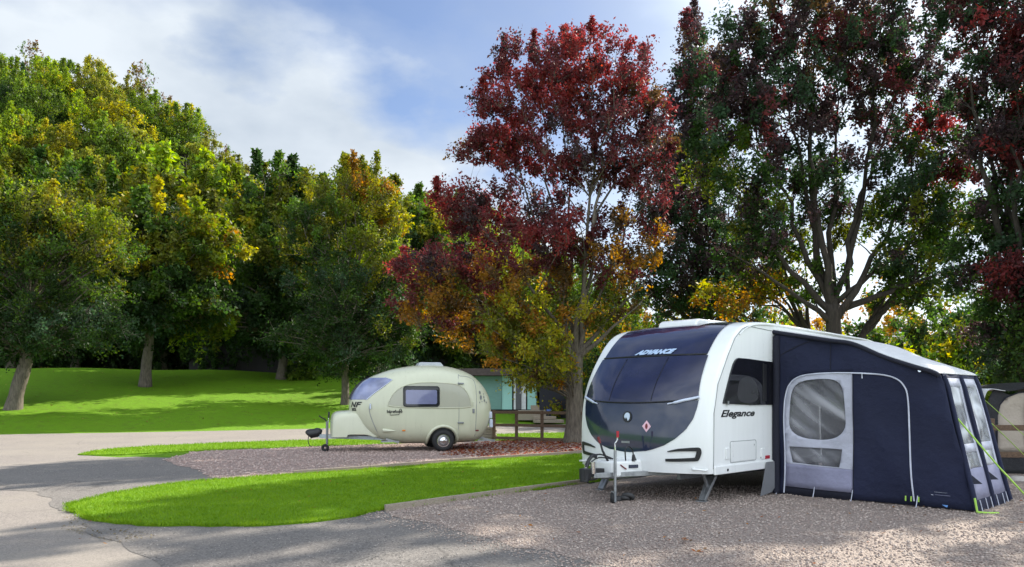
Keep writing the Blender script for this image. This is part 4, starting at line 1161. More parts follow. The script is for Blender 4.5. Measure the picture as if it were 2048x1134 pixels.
# wheel arch, wheel
ac = (0.0, 0.31)
arch = [(ac[0] + 0.42 * math.cos(t), ac[1] + 0.40 * math.sin(t)) for t in np.linspace(-0.32, math.pi + 0.32, 30)]
al = [eside(a, max(b, 0.21), 0.012) for a, b in arch]
conform('wheel_well', [(a, b) for a, b in [(ac[0] + 0.37 * math.cos(t), max(0.215, ac[1] + 0.36 * math.sin(t))) for t in np.linspace(-0.3, math.pi + 0.3, 30)]], eside, 0.006, M['underside'], egg, 18, 22)
MB().tube(al, 0.040, 8).build('wheel_arch', M['cream'], egg, smooth=60)
for yy, sg in ((-0.93, -1), (0.93, 1)):
    wh = thing('wheel', None, None); wh.parent = egg; wh.location = (0, yy, 0.31)
    MB().ring((0, 0, 0), (0, 1, 0), 0.225, 0.085, 40, 10).build('tyre', M['rubber'], wh, smooth=60)
    MB().tube([(0, sg * 0.0, 0), (0, sg * 0.055, 0), (0, sg * 0.06, 0)], [0.185, 0.185, 0.16], 32).build('rim', plain('wheel_silver', (0.30, 0.29, 0.30), 0.25, 0.9), wh, smooth=30)
    MB().tube([(0, sg * 0.06, 0), (0, sg * 0.085, 0), (0, sg * 0.10, 0)], [0.105, 0.09, 0.02], 24).build('hub_cap', M['chrome'], wh, smooth=60)
    MB().ring((0, sg * 0.058, 0), (0, 1, 0), 0.17, 0.012, 32, 6).build('rim_edge', M['chrome'], wh, smooth=60)
# panoramic front window
def fw_line(z):
    return 0.80 - 0.18 * (z - 1.30) / 0.6
fwo = [(-0.74, 1.44), (-0.80, 1.62), (-0.84, 1.80), (-0.83, 1.98), (-0.72, 2.04), (0.72, 2.04), (0.83, 1.98), (0.84, 1.8), (0.80, 1.62), (0.74, 1.44)]
efw = conform('front_window', fwo, efront, 0.010, plain('tinted_glass', (0.20, 0.22, 0.36), 0.05, coat=1.0, var=0.35, scale=2.5), egg, 22, 40)
for yy in (-0.27, 0.27):
    MB().tube([efront(yy, z, 0.014) for z in np.linspace(1.46, 2.03, 10)], 0.016, 6).build('glazing_bar', M['black'], efw)
MB().tube([efront(a, b, 0.012) for a, b in fwo + fwo[:1]], 0.012, 6).build('window_rim', M['lens'], efw, smooth=60)
conform('curtain', [(-0.24, 1.48), (-0.24, 1.96), (-0.02, 2.0), (-0.10, 1.48)], efront, 0.013, plain('curtain_cloth', (0.24, 0.20, 0.22), 0.3), efw, 10, 8)
# wing line between nose and side, small marks
wing = [epx(*z3(*p), -0.9) for p in ((552, 365), (543, 395), (548, 430), (560, 470), (590, 540), (622, 600))]
MB().tube(catmull([eside(a, b, 0.004) for a, b in wing], 4), 0.010, 6).build('wing_seam', M['seam'], egg)
a, b = epx(*z3(550, 385), -0.85); MB().box(eside(a, b, 0.02), (0.04, 0.06, 0.15)).build('marker_light', M['lens'], egg, bevel=0.012)
def egg_text(s, size, px, py, fat=0.0, fn=eside, off=0.012):
    v, f = text_mesh(s, size, 0, fat, 0.001); a, b = epx(px, py)
    return add_mesh('lettering', [fn(a + p[0], b + p[1], off + p[2]) for p in v], f, M['black'], egg)
egg_text('barefoot', 0.115, *z3(712, 420), 0.003)
hs = [epx(*z3(*p)) for p in ((682, 410), (684, 444), (744, 440), (746, 408), (754, 400), (766, 424))]
MB().tube([eside(a, b, 0.012) for a, b in hs], 0.009, 5).build('logo_print', M['black'], egg)
v, f = text_mesh('NF', 0.20, 0.3, 0.006, 0.001)
add_mesh('lettering', [efront(-0.52 - p[0], 1.30 + p[1], 0.012 + p[2]) for p in v], f, M['black'], egg)
v, f = text_mesh('502', 0.10, 0.0, 0.004, 0.001)
add_mesh('lettering', [efront(-0.50 - p[0], 1.17 + p[1], 0.012 + p[2]) for p in v], f, M['black'], egg)
# dark paw and leaf marks near the tail
for x_, y_, r_ in ((1297, 290, .045), (1303, 325, .06), (1327, 322, .03), (1330, 345, .035), (1293, 358, .022), (1311, 352, .018), (1345, 358, .025), (1325, 300, .02)):
    a, b = epx(*z3(x_, y_), -0.85)
    conform('tail_mark', [(a + r_ * 0.6 * math.cos(t), b + r_ * 1.2 * math.sin(t)) for t in np.linspace(0, 2 * math.pi, 14)[:-1]], eside, 0.008, M['grey_metal'], egg, 6, 6)
for x_, m_, nm in ((777, M['amber'], 'side_marker'), (1281, M['red_dark'], 'side_marker')):
    a, b = epx(*z3(x_, 549)); MB().box(eside(a, b, 0.01), (0.09, 0.03, 0.04)).build(nm, m_, egg, bevel=0.008)
a0, b0 = epx(*z3(640, 548)); a1, b1 = epx(*z3(722, 552))
MB().tube([eside(a0, b0, 0.012), eside(a0 * .7 + a1 * .3, b0, 0.03), eside(a1, b1, 0.006)], [0.05, 0.045, 0.008], 10).build('side_vent', M['cream'], egg, smooth=60)
# tail light
h = ebv.ray_cast(Vector((4, -0.55, 1.0)), Vector((-1, 0, 0)))[0]
MB().box(h, (0.10, 0.14, 0.20)).build('tail_light', M['lens'], egg, bevel=0.03)
MB().box(h + Vector((0.02, 0, -0.24)), (0.10, 0.14, 0.24)).build('tail_light', M['lens'], egg, bevel=0.03)
MB().prism([(-0.62, 2.38), (-0.55, 2.50), (0.05, 2.50), (0.15, 2.37)], lambda a, b, h_: (a, h_, b), -0.3, 0.3).build('roof_vent', plain('smoked_vent', (0.45, 0.47, 0.5), 0.3), egg, bevel=0.03)
# gas locker on the drawbar
lock = [(-3.02, 0.42), (-3.01, 0.75), (-2.98, 0.98), (-2.88, 1.10), (-2.65, 1.14), (-2.25, 1.14), (-1.98, 0.9), (-1.72, 0.42)]
lock = [(p.x, p.y) for p in catmull([(a, b, 0) for a, b in lock], 4)]
def lk(a, b):
    k = b * (len(lock) - 1); i = min(int(k), len(lock) - 2); q0, q1 = lock[i], lock[i + 1]; f_ = k - i
    return q0[0] * (1 - f_) + q1[0] * f_, q0[1] * (1 - f_) + q1[1] * f_
def lock_pt(a, b):
    ph = math.radians(-90 + 180 * a); c, s_ = math.cos(ph), math.sin(ph)
    l, z = lk(0, b); cc = max(c, 0.0) ** 0.18
    y = 0.60 * math.copysign(abs(s_) ** 0.75, s_)
    L0, Z0 = -2.05, 0.42
    return Vector((L0 + (l - L0) * (0.55 + 0.45 * cc), y, Z0 + (z - Z0) * (0.10 + 0.90 * cc)))
MB().grid(lock_pt, 33, len(lock)).build('gas_locker', M['cream'], egg, smooth=60)
MB().tube([lock_pt(a, 0.19) + Vector((-0.004, 0, 0)) for a in np.linspace(0.2, 0.8, 16)], 0.008, 5).build('locker_seam', M['seam'], egg)
mb = MB()
for s_ in (-1, 1): mb.bar((-1.2, s_ * 0.62, 0.36), (-3.30, s_ * 0.04, 0.43), 0.06, 0.10)
mb.box((-3.1, 0, 0.43), (0.6, 0.12, 0.06))
mb.build('drawbar', plain('pale_drawbar', (0.40, 0.45, 0.47), 0.45, 0.4), egg, bevel=0.006)
ec = thing('hitch_cover', 'black hitch cover pulled over the coupling of the small cream caravan', 'cover', FE @ Vector((-3.42, 0, 0.49)), B15)
ec.scale = (0.74, 0.74, 0.86)
MB().tube(catmull([(-0.26, 0, -0.05), (-0.20, 0, 0.0), (0.0, 0, 0.03), (0.16, 0, 0.05), (0.24, 0, 0.02)], 4), [0.06, 0.12, 0.15, 0.16, 0.16, 0.16, 0.15, 0.15, 0.15, 0.16, 0.16, 0.15, 0.14, 0.12, 0.11, 0.09, 0.06], 12).build('cover_cloth', M['black'], ec, smooth=60)
MB().tube(catmull([(-0.22, -0.03, -0.02), (-0.25, -0.05, -0.2), (-0.20, -0.05, -0.36), (-0.12, -0.03, -0.40)], 4), 0.014, 6).build('strap', M['black'], ec)
MB().tube(catmull([(0.20, 0, 0.08), (0.28, 0, 0.16), (0.33, 0, 0.17)], 4), 0.012, 6).build('cover_handle', M['chrome'], ec)
ej = thing('jockey_wheel', None, None); ej.parent = egg; ej.location = (-3.10, -0.12, 0)
MB().tube([(0, 0, 0.22), (0, 0, 0.84)], 0.034, 10).build('stem', M['grey_metal'], ej, smooth=40)
MB().tube([(0, 0, 0.10), (0, 0, 0.3)], 0.024, 10).build('inner_tube', M['galv'], ej)
MB().tube(catmull([(-0.01, 0, 0.84), (-0.06, 0, 0.90), (-0.15, 0, 0.95), (-0.22, 0, 1.0)], 4), 0.018, 6).build('crank', M['black'], ej)
MB().ring((-0.05, 0, 0.11), (0.25, 1, 0), 0.07, 0.04, 20, 8).build('tyre', M['rubber'], ej, smooth=60)
MB().tube([(-3.07, 0.08, 0.45), (-3.06, 0.08, 0.80), (-3.05, 0.08, 0.95)], 0.012, 6).build('handbrake', M['chrome'], egg)
MB().tube([(-3.05, 0.08, 0.93), (-3.04, 0.08, 1.10)], 0.026, 8).build('handbrake_grip', M['black'], egg)
for l_, y_ in ((-1.55, -0.7), (-1.55, 0.7), (1.15, -0.75), (1.15, 0.75)):
    MB().bar((l_, y_, 0.36), (l_ + 0.35, y_, 0.26), 0.05, 0.05).box((l_ + 0.12, y_, 0.29), (0.5, 0.09, 0.04)).build('corner_steady', M['galv'], egg)
# ------------------------------------------------------------------ trees
DG, MG, OL, YE, OR, RD, DR, LI, BR = ((0.032, 0.066, 0.014), (0.070, 0.125, 0.016), (0.13, 0.145, 0.016), (0.32, 0.29, 0.018), (0.32, 0.16, 0.022), (0.24, 0.042, 0.042), (0.13, 0.032, 0.036),
                                      (0.24, 0.32, 0.022), (0.13, 0.075, 0.03))
BG = (0.040, 0.075, 0.035)
PU = (0.060, 0.036, 0.040)
def leaf_cloud(centres, sig, per, size, cols, r, droop=0.35, axis_pt=(0, 0, 3.0), lift=0.5, sag=0.10):
    n = len(centres) * per
    # leaves sit along a handful of twigs that leave the clump outwards and upwards
    K = 7
    out = centres - axis_pt
    out /= np.linalg.norm(out, axis=1, keepdims=True) + 1e-6
    out[:, 2] += lift
    tw = np.repeat(out, K, 0) + r.normal(0, 0.75, (len(centres) * K, 3))
    tw /= np.linalg.norm(tw, axis=1, keepdims=True) + 1e-6
    tl = np.repeat(sig, K)[:, None] * r.uniform(1.0, 2.6, (len(centres) * K, 1))
    ti = np.repeat(np.arange(len(centres)), per) * K + r.integers(0, K, n)
    s = np.repeat(sig, per)[:, None]
    u = r.random((n, 1)) ** 0.8
    p = np.repeat(centres, per, 0) + tw[ti] * tl[ti] * u + r.normal(0, 1, (n, 3)) * s * (0.34 - 0.16 * u) * np.array([1, 1, 0.9])
    p[:, 2:] -= (u * tl[ti]) ** 2 * sag
    a = r.normal(0, 1, (n, 3)); a[:, 2] -= droop; a /= np.linalg.norm(a, axis=1, keepdims=True)
    b = np.cross(a, r.normal(0, 1, (n, 3))); b /= np.linalg.norm(b, axis=1, keepdims=True) + 1e-9
    L = size * r.uniform(0.45, 1.55, (n, 1)); Wd = L * r.uniform(0.22, 0.34, (n, 1))
    V = np.stack([p, p + a * L * 0.45 + b * Wd, p + a * L, p + a * L * 0.45 - b * Wd], 1).reshape(-1, 3)
    col = np.repeat(cols, per, 0) * r.uniform(0.72, 1.28, (n, 1)) * (1 + r.normal(0, 0.07, (n, 3)))
    # the twigs themselves: thin three sided spikes
    base_ = np.repeat(centres, K, 0); tip = base_ + tw * tl * 0.9; tip[:, 2:] -= (tl * 0.9) ** 2 * sag
    e1 = np.cross(tw, np.array([0.31, 0.52, 0.79])); e1 /= np.linalg.norm(e1, axis=1, keepdims=True) + 1e-9; e2 = np.cross(tw, e1)
    rr = 0.035 * np.repeat(sig, K)[:, None]
    q = [base_ + (e1 * math.cos(a_) + e2 * math.sin(a_)) * rr for a_ in (0, 2.094, 4.189)]
    TV = np.stack([q[0], q[1], tip, q[1], q[2], tip, q[2], q[0], tip], 1).reshape(-1, 3)
    return V, n, col, TV

def bez(a, b, c, n):
    return [a * (1 - t) ** 2 + b * 2 * t * (1 - t) + c * t * t for t in np.linspace(0, 1, n)]

CL_N, CL_P, CL_S = 1.7, 0.62, 0.84
def tree_meshes(blobs, trunk, r0, fork, nstems, leaf, per, sig, seed, bark, stems=None, thin=0.45, droop=0.35, spires=0, lift=0.5, sag=0.10):
    """trunk: points from the base to the fork; blobs: (cx, cy, cz, rx, ry, rz, n, [(weight, colour), ...])"""
    r = np.random.default_rng(seed)
    cs, cc = [], []
    blobs = [(*b[:6], max(3, int(b[6] * CL_N)), b[7]) for b in blobs]; per = int(per * CL_P); sig = sig * CL_S
    for cx, cy, cz, rx, ry, rz, n_, pal in blobs:
        d = r.normal(0, 1, (n_, 3)); d /= np.linalg.norm(d, axis=1, keepdims=True)
        rad = r.random((n_, 1)) ** 0.42
        cs.append(np.array([cx, cy, cz]) + d * rad * np.array([rx, ry, rz]))
        w = np.array([p[0] for p in pal], float); w /= w.sum()
        k = r.choice(len(pal), n_, p=w); cc.append(np.array([p[1] for p in pal])[k] * r.uniform(0.75, 1.3, (n_, 1)))
    cs = np.concatenate(cs); cc = np.concatenate(cc)
    sg = np.full(len(cs), sig) * r.uniform(0.6, 1.3, len(cs))
    if spires:               # upright shoots standing out of the top outline
        hd_ = np.linalg.norm(cs[:, None, :2] - cs[None, :, :2], axis=2)
        free = np.array([not np.any((hd_[i] < sig * 2.6) & (cs[:, 2] > cs[i, 2] + 0.3)) for i in range(len(cs))])
        pick = r.permutation(np.nonzero(free)[0])[:spires]
        for i in pick:
            sp_h = r.uniform(0.45, 1.0)
            for k in range(1, 4):
                c_ = cs[i] + np.array([r.normal(0, 0.12 * sig), r.normal(0, 0.12 * sig), sig * sp_h * k])
                cs = np.vstack([cs, c_]); cc = np.vstack([cc, cc[i]]); sg = np.append(sg, sig * (0.75 - 0.13 * k))
    mb = MB()
    tr = [np.array(p, float) for p in trunk]
    tp = [np.array(p) for p in catmull([tuple(p) for p in tr], 4)]
    nt = len(tp)
    rad = [r0 * (1.35 - 0.35 * min(1, i / 3)) * (1 - 0.35 * i / (nt - 1)) for i in range(nt)]
    mb.tube(tp, rad, 10)
    f = tp[-1]
    # main stems
    top_z = cs[:, 2].max()
    pts, prad = [], []
    if stems is None:
        order = r.permutation(len(cs)); targets = []
        for k in order:
            c = cs[k]
            if c[2] < f[2] + 0.45 * (top_z - f[2]): continue
            if all(np.linalg.norm((c - t)[[0, 1]]) > 0.9 * sig * 2 for t in targets): targets.append(c)
            if len(targets) >= nstems: break
    else: targets = [np.array(s) for s in stems]
    for q, c in enumerate(targets):
        st = tp[max(nt - 1 - (q % 3), 0)]
        h = c - st
        mid = st + np.array([h[0] * 0.42, h[1] * 0.42, h[2] * 0.40]) + np.append(r.normal(0, 0.05 * np.linalg.norm(h), 2), 0)
        P = bez(st, mid, c, 12)
        P = [p + np.append(r.normal(0, 0.012 * np.linalg.norm(h), 2), 0) * (i > 0) for i, p in enumerate(P)]
        rs = r0 * thin * r.uniform(0.7, 1.1)
        R = [rs * (1 - i / 11) ** 1.25 * 0.92 + 0.010 for i in range(12)]
        mb.tube(P, R, 7, caps=False)
        pts += P; prad += R
    for i, p in enumerate(tp[nt // 2:]): pts.append(p); prad.append(r0 * 0.5)
    pts = np.array(pts); prad = np.array(prad)
    nb = min(len(cs), 320)
    for k in r.permutation(len(cs))[:nb]:
        c = cs[k]
        d = pts - c; hd = np.linalg.norm(d[:, :2], axis=1); dz = c[2] - pts[:, 2]
        cost = hd + np.abs(dz - 0.7 * hd) * 0.8 + np.where(dz < -0.2, 2.5, 0)
        j = int(np.argmin(cost)); a = pts[j]
        mid = (a + c) / 2 + np.append(r.normal(0, 0.06 * np.linalg.norm(c - a), 2), 0.10 * np.linalg.norm(c - a))
        P = bez(a, mid, c, 5)
        b0 = min(prad[j] * 0.6, 0.012 + 0.012 * np.linalg.norm(c - a))
        mb.tube(P, [b0 * (1 - 0.75 * i / 4) for i in range(5)], 5, caps=False)
    me_t = bpy.data.meshes.new('trunk'); me_t.from_pydata(mb.v, [], mb.f); me_t.update()
    me_t.polygons.foreach_set('use_smooth', [True] * len(me_t.polygons)); me_t.materials.append(bark)
    V, n, col, TV = leaf_cloud(cs, sg, per, leaf, cc, r, droop, np.array([f[0], f[1], f[2]]), lift, sag)
    oc = fast_mesh('crown', V, 4, n, M['leaf'], col)
    otw = fast_mesh('twigs', TV, 3, len(TV) // 3, bark)
    return me_t, otw, oc

def tree(name, label, cat, loc, args, group=None, rz=0.0, scale=None):
    t = thing(name, label, cat, loc, rz, group)
    me_t, otw, oc = tree_meshes(**args)
    oc.parent = t; otw.parent = t
    o = bpy.data.objects.new('trunk', me_t); COL.objects.link(o); o.parent = t
    return t
def copy_tree(src, label, loc, rz, sc, group):
    t = src.copy(); COL.objects.link(t); t.location = loc; t.rotation_euler = (0, 0, rz); t.scale = sc
    t['label'] = label
    if group: t['group'] = group
    for ch in src.children:
        c = ch.copy(); COL.objects.link(c); c.parent = t
    return t
def pxblobs(X0, Y0, Z0, lst):
    """blobs measured on the photograph at the tree's own distance -> metres from its base"""
    out = []
    for px, py, rx, rz, dy, ry, n_, pal in lst:
        out.append((at(px, Y0) - X0, dy, zat(py, Y0) - Z0, rx * Y0 / F_PX, ry, rz * Y0 / F_PX, n_, pal))
    return out
def pxp(X0, Y0, Z0, px, py, dy=0.0):
    return (at(px, Y0) - X0, dy, zat(py, Y0) - Z0)

# --- the red ash by the rail fence
Y0 = 25.6; X0 = at(1150, Y0)
RT = [(3, DR), (4, RD), (1, (0.27, 0.05, 0.04))]; RL = [(3, DR), (3, RD), (1, PU)]; RM = [(3, DR), (2, PU), (1, BR)]; RY = [(3, OL), (2, YE), (1, OR), (1, BR)]; RO = [(3, OR), (2, BR), (2, DR), (1, OL)]
red_blobs = pxblobs(X0, Y0, 0, [
    (1180, 160, 130, 85, 0, 2.0, 46, RT), (1060, 180, 100, 75, 0, 1.8, 26, RL), (1285, 185, 60, 85, 0.3, 1.5, 22, RL), (1100, 250, 160, 110, 0, 2.5, 46, RL), (1250, 270, 110, 110, 0.3, 2.4, 32, RM),
    (1000, 280, 75, 75, -0.4, 1.5, 20, RL), (965, 310, 60, 45, 0.4, 1.0, 9, RM), (935, 430, 65, 50, 0.2, 1.6, 26, RL), (1010, 440, 100, 60, 0.3, 2.0, 24, RL), (1080, 500, 120, 60, -0.6, 2.0, 34, RL),
    (900, 540, 110, 55, 0.2, 2.0, 44, RL), (870, 615, 75, 50, 0, 1.6, 24, RO), (1290, 400, 70, 90, 0.4, 1.8, 16, RM), (1250, 490, 100, 60, 0.6, 2.0, 14, RO),
    (1010, 580, 130, 50, -0.4, 2.0, 26, RO), (960, 660, 90, 55, 0.3, 1.7, 24, RO), (1040, 690, 85, 62, -0.8, 1.5, 30, RY), (1110, 720, 50, 60, -1.0, 1.2, 12, RY), (1090, 640, 110, 50, -0.5, 1.6, 20, RY),
    (1220, 640, 70, 60, 0.6, 1.5, 16, RY), (1150, 350, 150, 70, 0.2, 2.2, 14, RM), (1110, 330, 150, 40, -0.3, 2.0, 14, RL), (1230, 360, 90, 40, -0.2, 1.6, 8, RL), (1200, 430, 100, 60, 0.3, 2.0, 8, RM), (1180, 540, 120, 60, 0.3, 2.2, 24, RO), (1080, 760, 35, 25, -0.9, 0.8, 6, RY)])
stems_r = [pxp(X0, Y0, 0, *p) for p in ((1180, 80, 0.2), (1080, 110, -0.3), (1000, 200, 0.3), (1290, 130, 0.5), (1235, 110, -0.4), (1130, 90, 0.8), (930, 420, -0.4), (1320, 330, 0.4), (900, 560, 0.4), (1330, 520, 0.8), (1300, 590, -0.6), (1050, 620, -0.9))]
red = tree('ash_tree', 'tall red leaved ash tree growing behind the rail fence between the two caravans', 'tree', (X0, Y0, 0),
     dict(blobs=red_blobs, trunk=[(0, 0, -0.15), (0.0, 0.02, 0.8), (-0.02, 0, 1.9), (0.03, 0, 2.9)], r0=0.36, fork=None, nstems=12, leaf=0.10, per=235, sig=0.36, lift=0.9, spires=14, seed=101, bark=M['bark_pale'], stems=stems_r, thin=0.30))
# --- the big multi-stemmed tree behind the awning
Y0 = 22.5; X0 = at(1668, Y0)
T1 = [(4, PU), (1.5, DR), (3, BG), (1, BR)]; T2 = [(5, PU), (3, BG), (1, DG), (1, DR)]; T3 = [(3, DG), (1, MG), (2, BG), (2, PU), (1, OL)]; T4 = [(2, MG), (2, OL), (1, DG)]
blobs = pxblobs(X0, Y0, 0, [
    (1650, 20, 170, 120, 0, 2.6, 56, T1), (1540, 110, 110, 120, 0.2, 2.2, 36, T1), (1800, 60, 140, 110, 0.2, 2.4, 44, T1), (1700, 170, 170, 90, 0.2, 2.5, 42, T2), (1560, 260, 110, 80, 0, 2.2, 31, T2),
    (1800, 220, 120, 90, 0.3, 2.3, 28, T2), (1480, 200, 60, 90, 0.2, 1.5, 18, T2), (1440, 330, 80, 70, 0.3, 1.8, 21, T3), (1560, 400, 90, 60, 0.1, 1.8, 18, T3), (1640, 330, 80, 60, 0.2, 1.5, 13, T2),
    (1860, 330, 90, 55, 0, 1.8, 16, T3), (1800, 420, 70, 50, -0.5, 1.5, 13, T3), (1890, 440, 70, 50, 0.3, 1.5, 16, T4), (1790, 530, 60, 40, -0.4, 1.4, 11, T3), (1880, 250, 60, 40, 0.3, 1.2, 8, [(2, RD), (1, DR)]), (1905, 350, 35, 30, 0.3, 0.8, 6, [(2, RD), (1, DR)]),
    (1500, 480, 80, 50, 0.2, 1.5, 13, T3), (1660, 560, 60, 50, 0.8, 1.2, 8, T4), (1720, 360, 70, 60, 0.5, 1.8, 8, T3), (1740, 450, 60, 50, 0.6, 1.6, 8, T4), (1650, 430, 60, 50, 0.6, 1.6, 6, T3), (1750, -120, 260, 90, 0, 2.6, 40, T1)])
stems_b = [pxp(X0, Y0, 0, *p) for p in ((1650, -40, 0), (1560, 60, 0.3), (1750, -20, -0.3), (1830, 60, 0.4), (1500, 180, 0.2), (1880, 230, -0.2), (1930, 420, 0.3), (1450, 360, 0.2), (1700, 60, 0.8), (1600, 130, -0.6), (1950, 520, 0.2), (1420, 480, 0.3))]
tree('large_tree', 'large dark multi stemmed tree with purple and green leaves standing behind the navy awning', 'tree', (X0, Y0, 0),
     dict(blobs=blobs, trunk=[(0, 0, -0.15), (0.03, 0, 1.3), (0.02, 0.02, 2.9), (-0.05, 0, 4.2)], r0=0.30, fork=None, nstems=12, leaf=0.10, per=270, sig=0.36, lift=0.9, spires=20, seed=102, bark=M['bark'], stems=stems_b, thin=0.42))
# --- two thinner trees either side of it
Y0 = 25.0; X0 = at(1622, Y0)
tree('slender_tree', 'thin leaning tree with sparse green leaves left of the big tree behind the awning', 'tree', (X0, Y0, 0),
     dict(blobs=pxblobs(X0, Y0, 0, [(1500, 520, 70, 50, 0, 1.3, 16, T3), (1540, 440, 60, 60, 0, 1.3, 14, T3), (1560, 580, 50, 35, 0.3, 1.2, 10, [(2, OR), (2, OL), (2, YE)]), (1480, 600, 70, 35, 0.4, 1.2, 14, [(2, OR), (2, OL), (2, YE)]), (1600, 500, 40, 40, 0.3, 1.0, 6, T4)]),
          trunk=[(0, 0, -0.15), (0.03, 0, 1.5), (-0.03, 0, 3.0), (-0.12, 0, 3.7)], r0=0.15, fork=None, nstems=6, leaf=0.125, per=130, sig=0.36, seed=103, bark=M['bark'], thin=0.55))
Y0 = 23.5; X0 = at(1690, Y0)
tree('slender_tree', 'thin tree leaning right with spreading green twigs, right of the big tree behind the awning', 'tree', (X0, Y0, 0),
     dict(blobs=pxblobs(X0, Y0, 0, [(1830, 520, 70, 45, 0, 1.3, 14, T4), (1880, 480, 60, 50, 0.2, 1.3, 12, T3), (1790, 590, 60, 35, 0, 1.2, 12, T4), (1860, 590, 60, 30, 0.4, 1.2, 9, T4)]),
          trunk=[(0, 0, -0.15), (0.06, 0, 1.5), (0.28, 0, 2.8), (0.75, 0, 3.8)], r0=0.15, fork=None, nstems=6, leaf=0.12, per=120, sig=0.36, seed=104, bark=M['bark'], thin=0.55))
# --- tree filling the right edge of the frame
Y0 = 19.0; X0 = at(2055, Y0)
E1 = [(4, PU), (1.5, DR), (0.5, RD), (3, BG)]; E2 = [(4, DG), (2, BG), (1, MG), (1, PU)]
tree('large_tree', 'dark purple and green tree at the right edge of the picture overhanging the neighbouring pitch', 'tree', (X0, Y0, 0),
     dict(blobs=pxblobs(X0, Y0, 0, [(2000, 20, 120, 110, 0, 2.0, 52, E1), (2010, 170, 95, 90, 0, 1.8, 40, E1), (2030, 300, 80, 80, 0, 1.6, 32, E1), (2050, 440, 85, 70, 0.2, 1.6, 30, E2), (2010, 570, 60, 40, -0.4, 1.2, 22, [(3, DR), (1, RD), (1, PU)]),
                                    (2050, 640, 90, 60, 0, 1.5, 34, E2), (1985, 520, 50, 60, 0.4, 1.2, 14, E2), (2040, 710, 70, 45, -0.3, 1.2, 20, E2), (2130, 250, 100, 220, 0, 1.8, 60, E1), (2140, 560, 80, 130, 0, 1.6, 36, E2)]),
          trunk=[(0, 0, -0.15), (0.05, 0, 1.4), (0.0, 0, 2.8), (-0.05, 0, 4.0)], r0=0.28, fork=None, nstems=10, leaf=0.095, per=260, sig=0.34, seed=105, bark=M['bark'], thin=0.4))
# --- dark pointed tree between the red ash and the big tree
Y0 = 31.0; X0 = at(1420, Y0)
tree('dark_tree', 'dark narrow topped tree standing between the red ash and the big multi stemmed tree', 'tree', (X0, Y0, tz(X0, Y0)),
     dict(blobs=pxblobs(X0, Y0, tz(X0, Y0), [(1350, 300, 60, 80, 0, 1.6, 20, T2), (1400, 180, 60, 80, 0.2, 1.5, 16, T1), (1345, 430, 80, 60, 0, 1.8, 18, T2), (1392, 120, 45, 70, 0, 1.5, 20, T1), (1400, 230, 70, 90, 0, 2.0, 34, T2), (1380, 360, 95, 80, 0, 2.2, 40, T2), (1420, 470, 130, 70, 0, 2.4, 50, T2), (1340, 560, 110, 60, -0.5, 2.4, 44, [(3, DG), (2, PU), (2, BG)]),
                                             (1480, 560, 90, 60, 0, 2.2, 36, T3), (1400, 610, 110, 40, -0.6, 2.0, 30, T3)]),
          trunk=[(0, 0, -0.15), (0.05, 0, 1.6), (0.0, 0, 3.2), (-0.05, 0, 4.6)], r0=0.26, fork=None, nstems=10, leaf=0.12, per=210, sig=0.44, lift=0.9, spires=14, seed=106, bark=M['bark'], thin=0.4))

# --- row of maples on the grassy bank
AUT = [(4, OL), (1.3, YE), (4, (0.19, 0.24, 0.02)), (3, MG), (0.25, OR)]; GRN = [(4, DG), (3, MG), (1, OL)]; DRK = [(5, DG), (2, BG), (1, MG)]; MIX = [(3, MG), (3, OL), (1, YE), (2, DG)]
def bank_tree(px, Y0, label, lst, seed, trunk, per=340, leaf=0.135, sig=0.52, r0=0.25):
    X0 = at(px, Y0); Z0 = tz(X0, Y0)
    q = trunk[-1]; trunk = trunk + [(q[0] * 1.05, q[1], q[2] + 1.3), (q[0] * 1.02, q[1], q[2] + 2.6)]
    return tree('maple_tree', label, 'tree', (X0, Y0, Z0), dict(blobs=pxblobs(X0, Y0, Z0, lst), trunk=trunk, r0=r0, fork=None, nstems=10, leaf=leaf, per=per, sig=sig * 1.1, lift=1.0, spires=24, seed=seed, bark=M['bark_pale'], thin=0.26),
                group='maples on the grassy bank')
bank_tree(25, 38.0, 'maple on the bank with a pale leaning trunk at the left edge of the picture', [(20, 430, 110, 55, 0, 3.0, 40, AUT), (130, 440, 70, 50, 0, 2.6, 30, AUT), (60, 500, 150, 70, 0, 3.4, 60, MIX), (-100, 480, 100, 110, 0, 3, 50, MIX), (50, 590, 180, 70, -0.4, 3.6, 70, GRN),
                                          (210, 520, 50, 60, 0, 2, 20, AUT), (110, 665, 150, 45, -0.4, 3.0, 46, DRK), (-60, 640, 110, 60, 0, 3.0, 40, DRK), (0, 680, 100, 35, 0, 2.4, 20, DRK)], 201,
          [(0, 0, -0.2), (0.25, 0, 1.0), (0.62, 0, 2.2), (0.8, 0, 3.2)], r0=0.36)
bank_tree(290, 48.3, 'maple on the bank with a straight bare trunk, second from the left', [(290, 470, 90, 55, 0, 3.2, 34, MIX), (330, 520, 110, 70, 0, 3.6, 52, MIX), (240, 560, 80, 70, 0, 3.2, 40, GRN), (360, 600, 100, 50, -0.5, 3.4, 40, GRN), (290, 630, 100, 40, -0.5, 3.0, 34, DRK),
                                          (410, 490, 80, 60, 0, 2.8, 30, AUT), (180, 500, 70, 60, 0, 2.6, 24, MIX)], 202, [(0, 0, -0.2), (0.1, 0, 1.4), (0.25, 0, 2.6), (0.25, 0, 4.0)], leaf=0.22, sig=0.6, r0=0.33)
